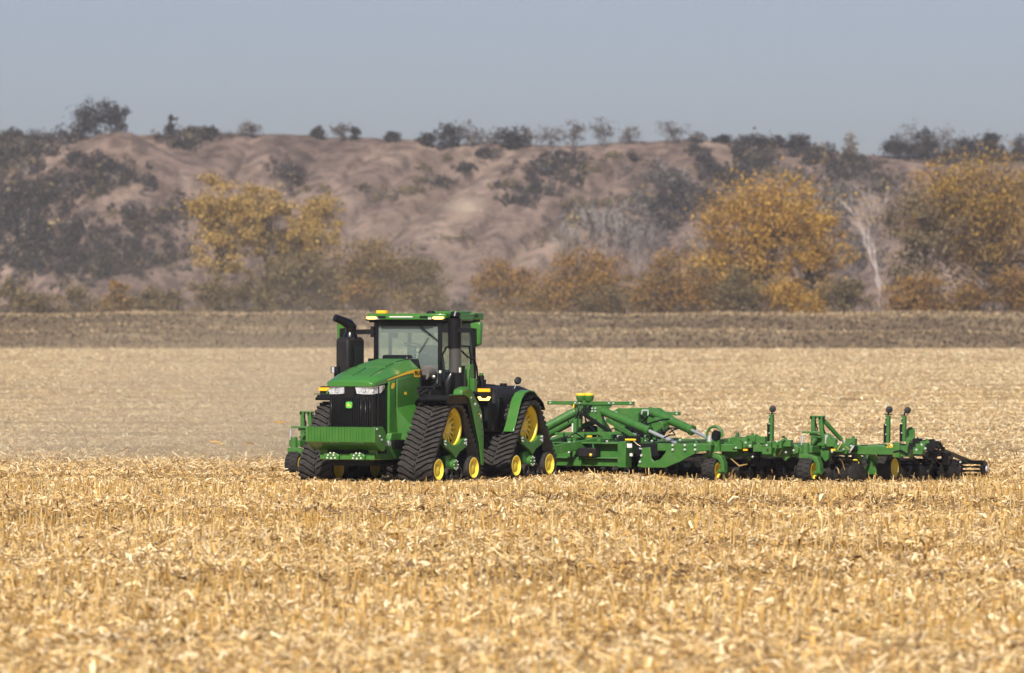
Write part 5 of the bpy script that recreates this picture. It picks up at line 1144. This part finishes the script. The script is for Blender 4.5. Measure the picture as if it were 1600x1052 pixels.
def litter(n, y0, y1, extra, lmin, lmax, wts, dens_pow=1.0, lift=.35):
    # uniform over the visible wedge
    y = np.sqrt(RNG.uniform(y0 ** 2, y1 ** 2, n)) if dens_pow == 1 else y0 * (y1 / y0) ** RNG.uniform(0, 1, n)
    x = RNG.uniform(-1, 1, n) * (y * .0935 + extra)
    clump = np.sin(y * .83 + .13 * x + 1) * .5 + np.sin(y * .31 + .3 * np.sin(x * .5) + 4) * .5 + np.sin(x * .9 + y * .4) * .3
    keep = RNG.random(n) < np.clip(.72 + .38 * clump, .25, 1); x, y, clump = x[keep], y[keep], clump[keep]; n = len(x)
    z = ground_z(x, y); L = np.minimum(RNG.uniform(lmin, lmax, n) * RNG.lognormal(0, .35, n), lmax * 1.5); k = RNG.choice(6, n, p=wts)
    if y1 < 160:                                                  # bands of weathered brown trash between the paler swaths
        band = np.sin(y * .52 + .10 * x + 1.3 * np.sin(x * .23 + y * .05)) + .7 * np.sin(y * .23 - .07 * x + 2) + .4 * np.sin(x * .8 + y * 1.1)
        k = np.where((band > .75) & (RNG.random(n) < .55), RNG.choice([3, 4, 5], n, p=[.35, .4, .25]), k)
    col = LPAL[k] * RNG.lognormal(0, .12, (n, 1))
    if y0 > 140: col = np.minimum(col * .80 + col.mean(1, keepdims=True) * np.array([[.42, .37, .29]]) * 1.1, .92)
    lf = RNG.normal(.05, lift, n)
    P = np.stack([x, y, z + np.abs(np.sin(lf)) * L * .5 + RNG.uniform(.0, .05, n)], 1)
    return strips(P, L, L * RNG.uniform(.06, .20, n), RNG.uniform(0, 6.28, n), lf, RNG.normal(.15, .25, n), RNG.normal(0, .5, n), np.clip(col, 0, .95))
def joined(name, parts, label, cat):
    Vs, Fs, Cs, o = [], [], [], 0
    for V, F, c in parts: Vs.append(V); Fs.append(F + o); Cs.append(c); o += len(V)
    return tag(fast_mesh(name, np.concatenate(Vs), np.concatenate(Fs), np.concatenate(Cs), M['straw']), label, cat, kind='stuff')
wn_ = [.27, .27, .22, .14, .06, .04]; wf = [.22, .28, .24, .14, .08, .04]
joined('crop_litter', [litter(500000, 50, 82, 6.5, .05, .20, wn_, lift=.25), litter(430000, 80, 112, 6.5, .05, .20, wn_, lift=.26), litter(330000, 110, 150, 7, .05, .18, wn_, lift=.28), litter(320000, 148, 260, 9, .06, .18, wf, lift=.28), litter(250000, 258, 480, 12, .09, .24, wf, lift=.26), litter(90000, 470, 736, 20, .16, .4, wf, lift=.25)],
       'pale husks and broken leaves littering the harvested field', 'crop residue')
def stubs(y0, y1, x_extra, row=.76, gap=.17, keep=.8, h=(.12, .36), rr_=.016):
    rows = np.arange(y0, y1, row); out = []
    X, Yv = [], []
    for r in rows:
        w = r * .0935 + x_extra; xs = np.arange(-w, w, gap); xs = xs + RNG.normal(0, .03, len(xs))
        g = np.sin(xs * .35 + r * .9) + np.sin(xs * .11 + r * .37 + 2); kk = RNG.random(len(xs)) < np.clip(keep + .25 * g, .12, 1)
        xs = xs[kk]; X.append(xs); Yv.append(r + RNG.normal(0, .07, len(xs)) + xs * .05)
    X = np.concatenate(X); Yv = np.concatenate(Yv); n = len(X)
    H = RNG.uniform(*h, n) * (1 - .35 * sstep(108, 120, Yv)) * (1 + .35 * np.sin(Yv * .29 + X * .07)); lean = RNG.normal(0, .16, (n, 2)) * H[:, None]
    Z = ground_z(X, Yv) - .02; R = RNG.uniform(.7, 1.35, n) * rr_
    V = np.empty((n, 6, 3)); ph = RNG.uniform(0, 6.28, n)
    for k in range(3):
        a = ph + k * 2.094; V[:, k] = np.stack([X + R * np.cos(a), Yv + R * np.sin(a), Z], 1)
        V[:, 3 + k] = np.stack([X + lean[:, 0] + R * .85 * np.cos(a), Yv + lean[:, 1] + R * .85 * np.sin(a), Z + H + RNG.uniform(-.02, .02, n)], 1)
    b = np.arange(n)[:, None] * 6; F = np.concatenate([b + np.array([[k, (k + 1) % 3, 3 + (k + 1) % 3, 3 + k]]) for k in range(3)] + [b + np.array([[3, 4, 5, 5]])][:0])
    pal = np.array([(.72, .48, .17), (.64, .39, .11), (.80, .60, .30), (.45, .27, .09)]); col = pal[RNG.choice(4, n, p=[.38, .3, .2, .12])] * RNG.lognormal(0, .12, (n, 1))
    return V.reshape(-1, 3), F, np.repeat(np.clip(col, 0, .95), 6, 0)
joined('stubble', [stubs(50, 131.5, 7, keep=.70, gap=.125, h=(.12, .32), rr_=.0135), stubs(142, 300, 6, keep=.25, gap=.3, h=(.06, .18), rr_=.018)], 'rows of short golden maize stalks standing in the field', 'stubble')
nq = 46; Vq = []
for k in range(nq):
    u = RNG.uniform(-.3, 9.2); v = RNG.choice([-.15, .45, .9, 2.9]); Vq.append((IO.x + u * CO + v * SI, IO.y - u * SI + v * CO, IO.z + RNG.uniform(.15, .95 if v < .6 else .6)))
joined('caught_straw', [strips(np.array(Vq), RNG.uniform(.15, .45, nq), RNG.uniform(.02, .05, nq), RNG.uniform(0, 6.28, nq), RNG.normal(-.6, .5, nq), RNG.normal(.3, .4, nq), RNG.normal(0, .5, nq), LPAL[RNG.choice(4, nq)])], 'straw caught on the frame and discs of the implement', 'straw')
# husks whirled up by the implement
FLY = [(307,661,.22),(341,674,.18),(337,691,.42),(391,693,.30),(395,670,.26),(385,668,.18),(437,660,.34),(425,689,.22),(390,720,.24),(403,716,.26),(435,696,.14),(287,655,.20),(331,601,.10),(404,578,.10),(194,703,.28),(346,694,.16),(275,530,.10),(340,534,.12),(300,547,.10),(152,486,.15),(1226,663,.14),(1351,675,.10),(299,641,.12),(416,681,.16),(455,683,.14)]
for k, (px, py, L) in enumerate(FLY):
    Y = RNG.uniform(122, 133); c = W(px, py, Y); V, F, col = strips(np.zeros((1, 3)), np.array([L * .7]), np.array([L * .14]), RNG.uniform(-.6, .6, 1), RNG.normal(0, .5, 1), np.array([.12]), RNG.normal(0, .8, 1), LPAL[[3 if k % 4 else 1]])
    o = fast_mesh('flying_husk', V, F, col, M['straw']); o.location = c
    tag(o, 'scrap of maize husk whirling through the dusty air beside the machines', 'husk', group='husk scraps in the air')

# ------------------------------------------------------------------ dust raised by the implement, and the haze of the far air
def volume(name, mat_name, dens, col, box, kind='stuff', ani=0.0, grad=None):
    b = MB(); b.box(*box); m = bpy.data.materials.new(mat_name); m.use_nodes = True; nt = m.node_tree
    for n in list(nt.nodes):
        if n.type != 'OUTPUT_MATERIAL': nt.nodes.remove(n)
    out = nt.nodes[0]; v = nt.nodes.new("ShaderNodeVolumePrincipled"); v.inputs["Color"].default_value = (*col, 1); v.inputs["Density"].default_value = dens; v.inputs["Anisotropy"].default_value = ani
    nt.links.new(v.outputs[0], out.inputs["Volume"])
    o = b.build(name, m); tag(o, kind=kind); return o, nt, v
volume('haze', 'haze_air', .000095, (.95, .95, 1.0), (-520, 520, -30, 1900, -25, 130))

def dust(name, c, rad, dens, label):
    o, nt, v = volume(name, name + '_air', 0, (.99, .80, .54), (-rad[0], rad[0], -rad[1], rad[1], -rad[2] * .35, rad[2]), ani=.1)
    o.location = c; tag(o, label, 'dust', kind='stuff')
    tc = nt.nodes.new("ShaderNodeTexCoord"); mp = nt.nodes.new("ShaderNodeMapping"); mp.inputs["Scale"].default_value = tuple(1 / r for r in rad)
    ln = nt.nodes.new("ShaderNodeVectorMath"); ln.operation = 'LENGTH'; mr = nt.nodes.new("ShaderNodeMapRange"); mr.interpolation_type = 'SMOOTHERSTEP'
    mr.inputs[1].default_value = 1.0; mr.inputs[2].default_value = 0.0; mr.inputs[4].default_value = dens
    nz = nt.nodes.new("ShaderNodeTexNoise"); nz.inputs["Scale"].default_value = .12; nz.inputs["Detail"].default_value = 3
    m2 = nt.nodes.new("ShaderNodeMapRange"); m2.inputs[1].default_value = .3; m2.inputs[2].default_value = .65; m2.inputs[3].default_value = .35; m2.inputs[4].default_value = 1.3
    mu = nt.nodes.new("ShaderNodeMath"); mu.operation = 'MULTIPLY'
    L = nt.links.new; L(tc.outputs["Object"], mp.inputs[0]); L(mp.outputs[0], ln.inputs[0]); L(ln.outputs["Value"], mr.inputs[0]); L(tc.outputs["Object"], nz.inputs["Vector"]); L(nz.outputs["Fac"], m2.inputs[0]); L(mr.outputs[0], mu.inputs[0]); L(m2.outputs[0], mu.inputs[1]); L(mu.outputs[0], v.inputs["Density"])
    nt.nodes["Material Output"] if "Material Output" in nt.nodes else None
dust('dust_cloud', (-7.5, 156, 0), (17, 22, 5), .056, 'pale dust cloud hanging over the field behind the tractor and the implement')
dust('drifting_dust', (-10, 330, 0), (34, 70, 20), .0020, 'thin dust drifting high over the far field towards the bluff')
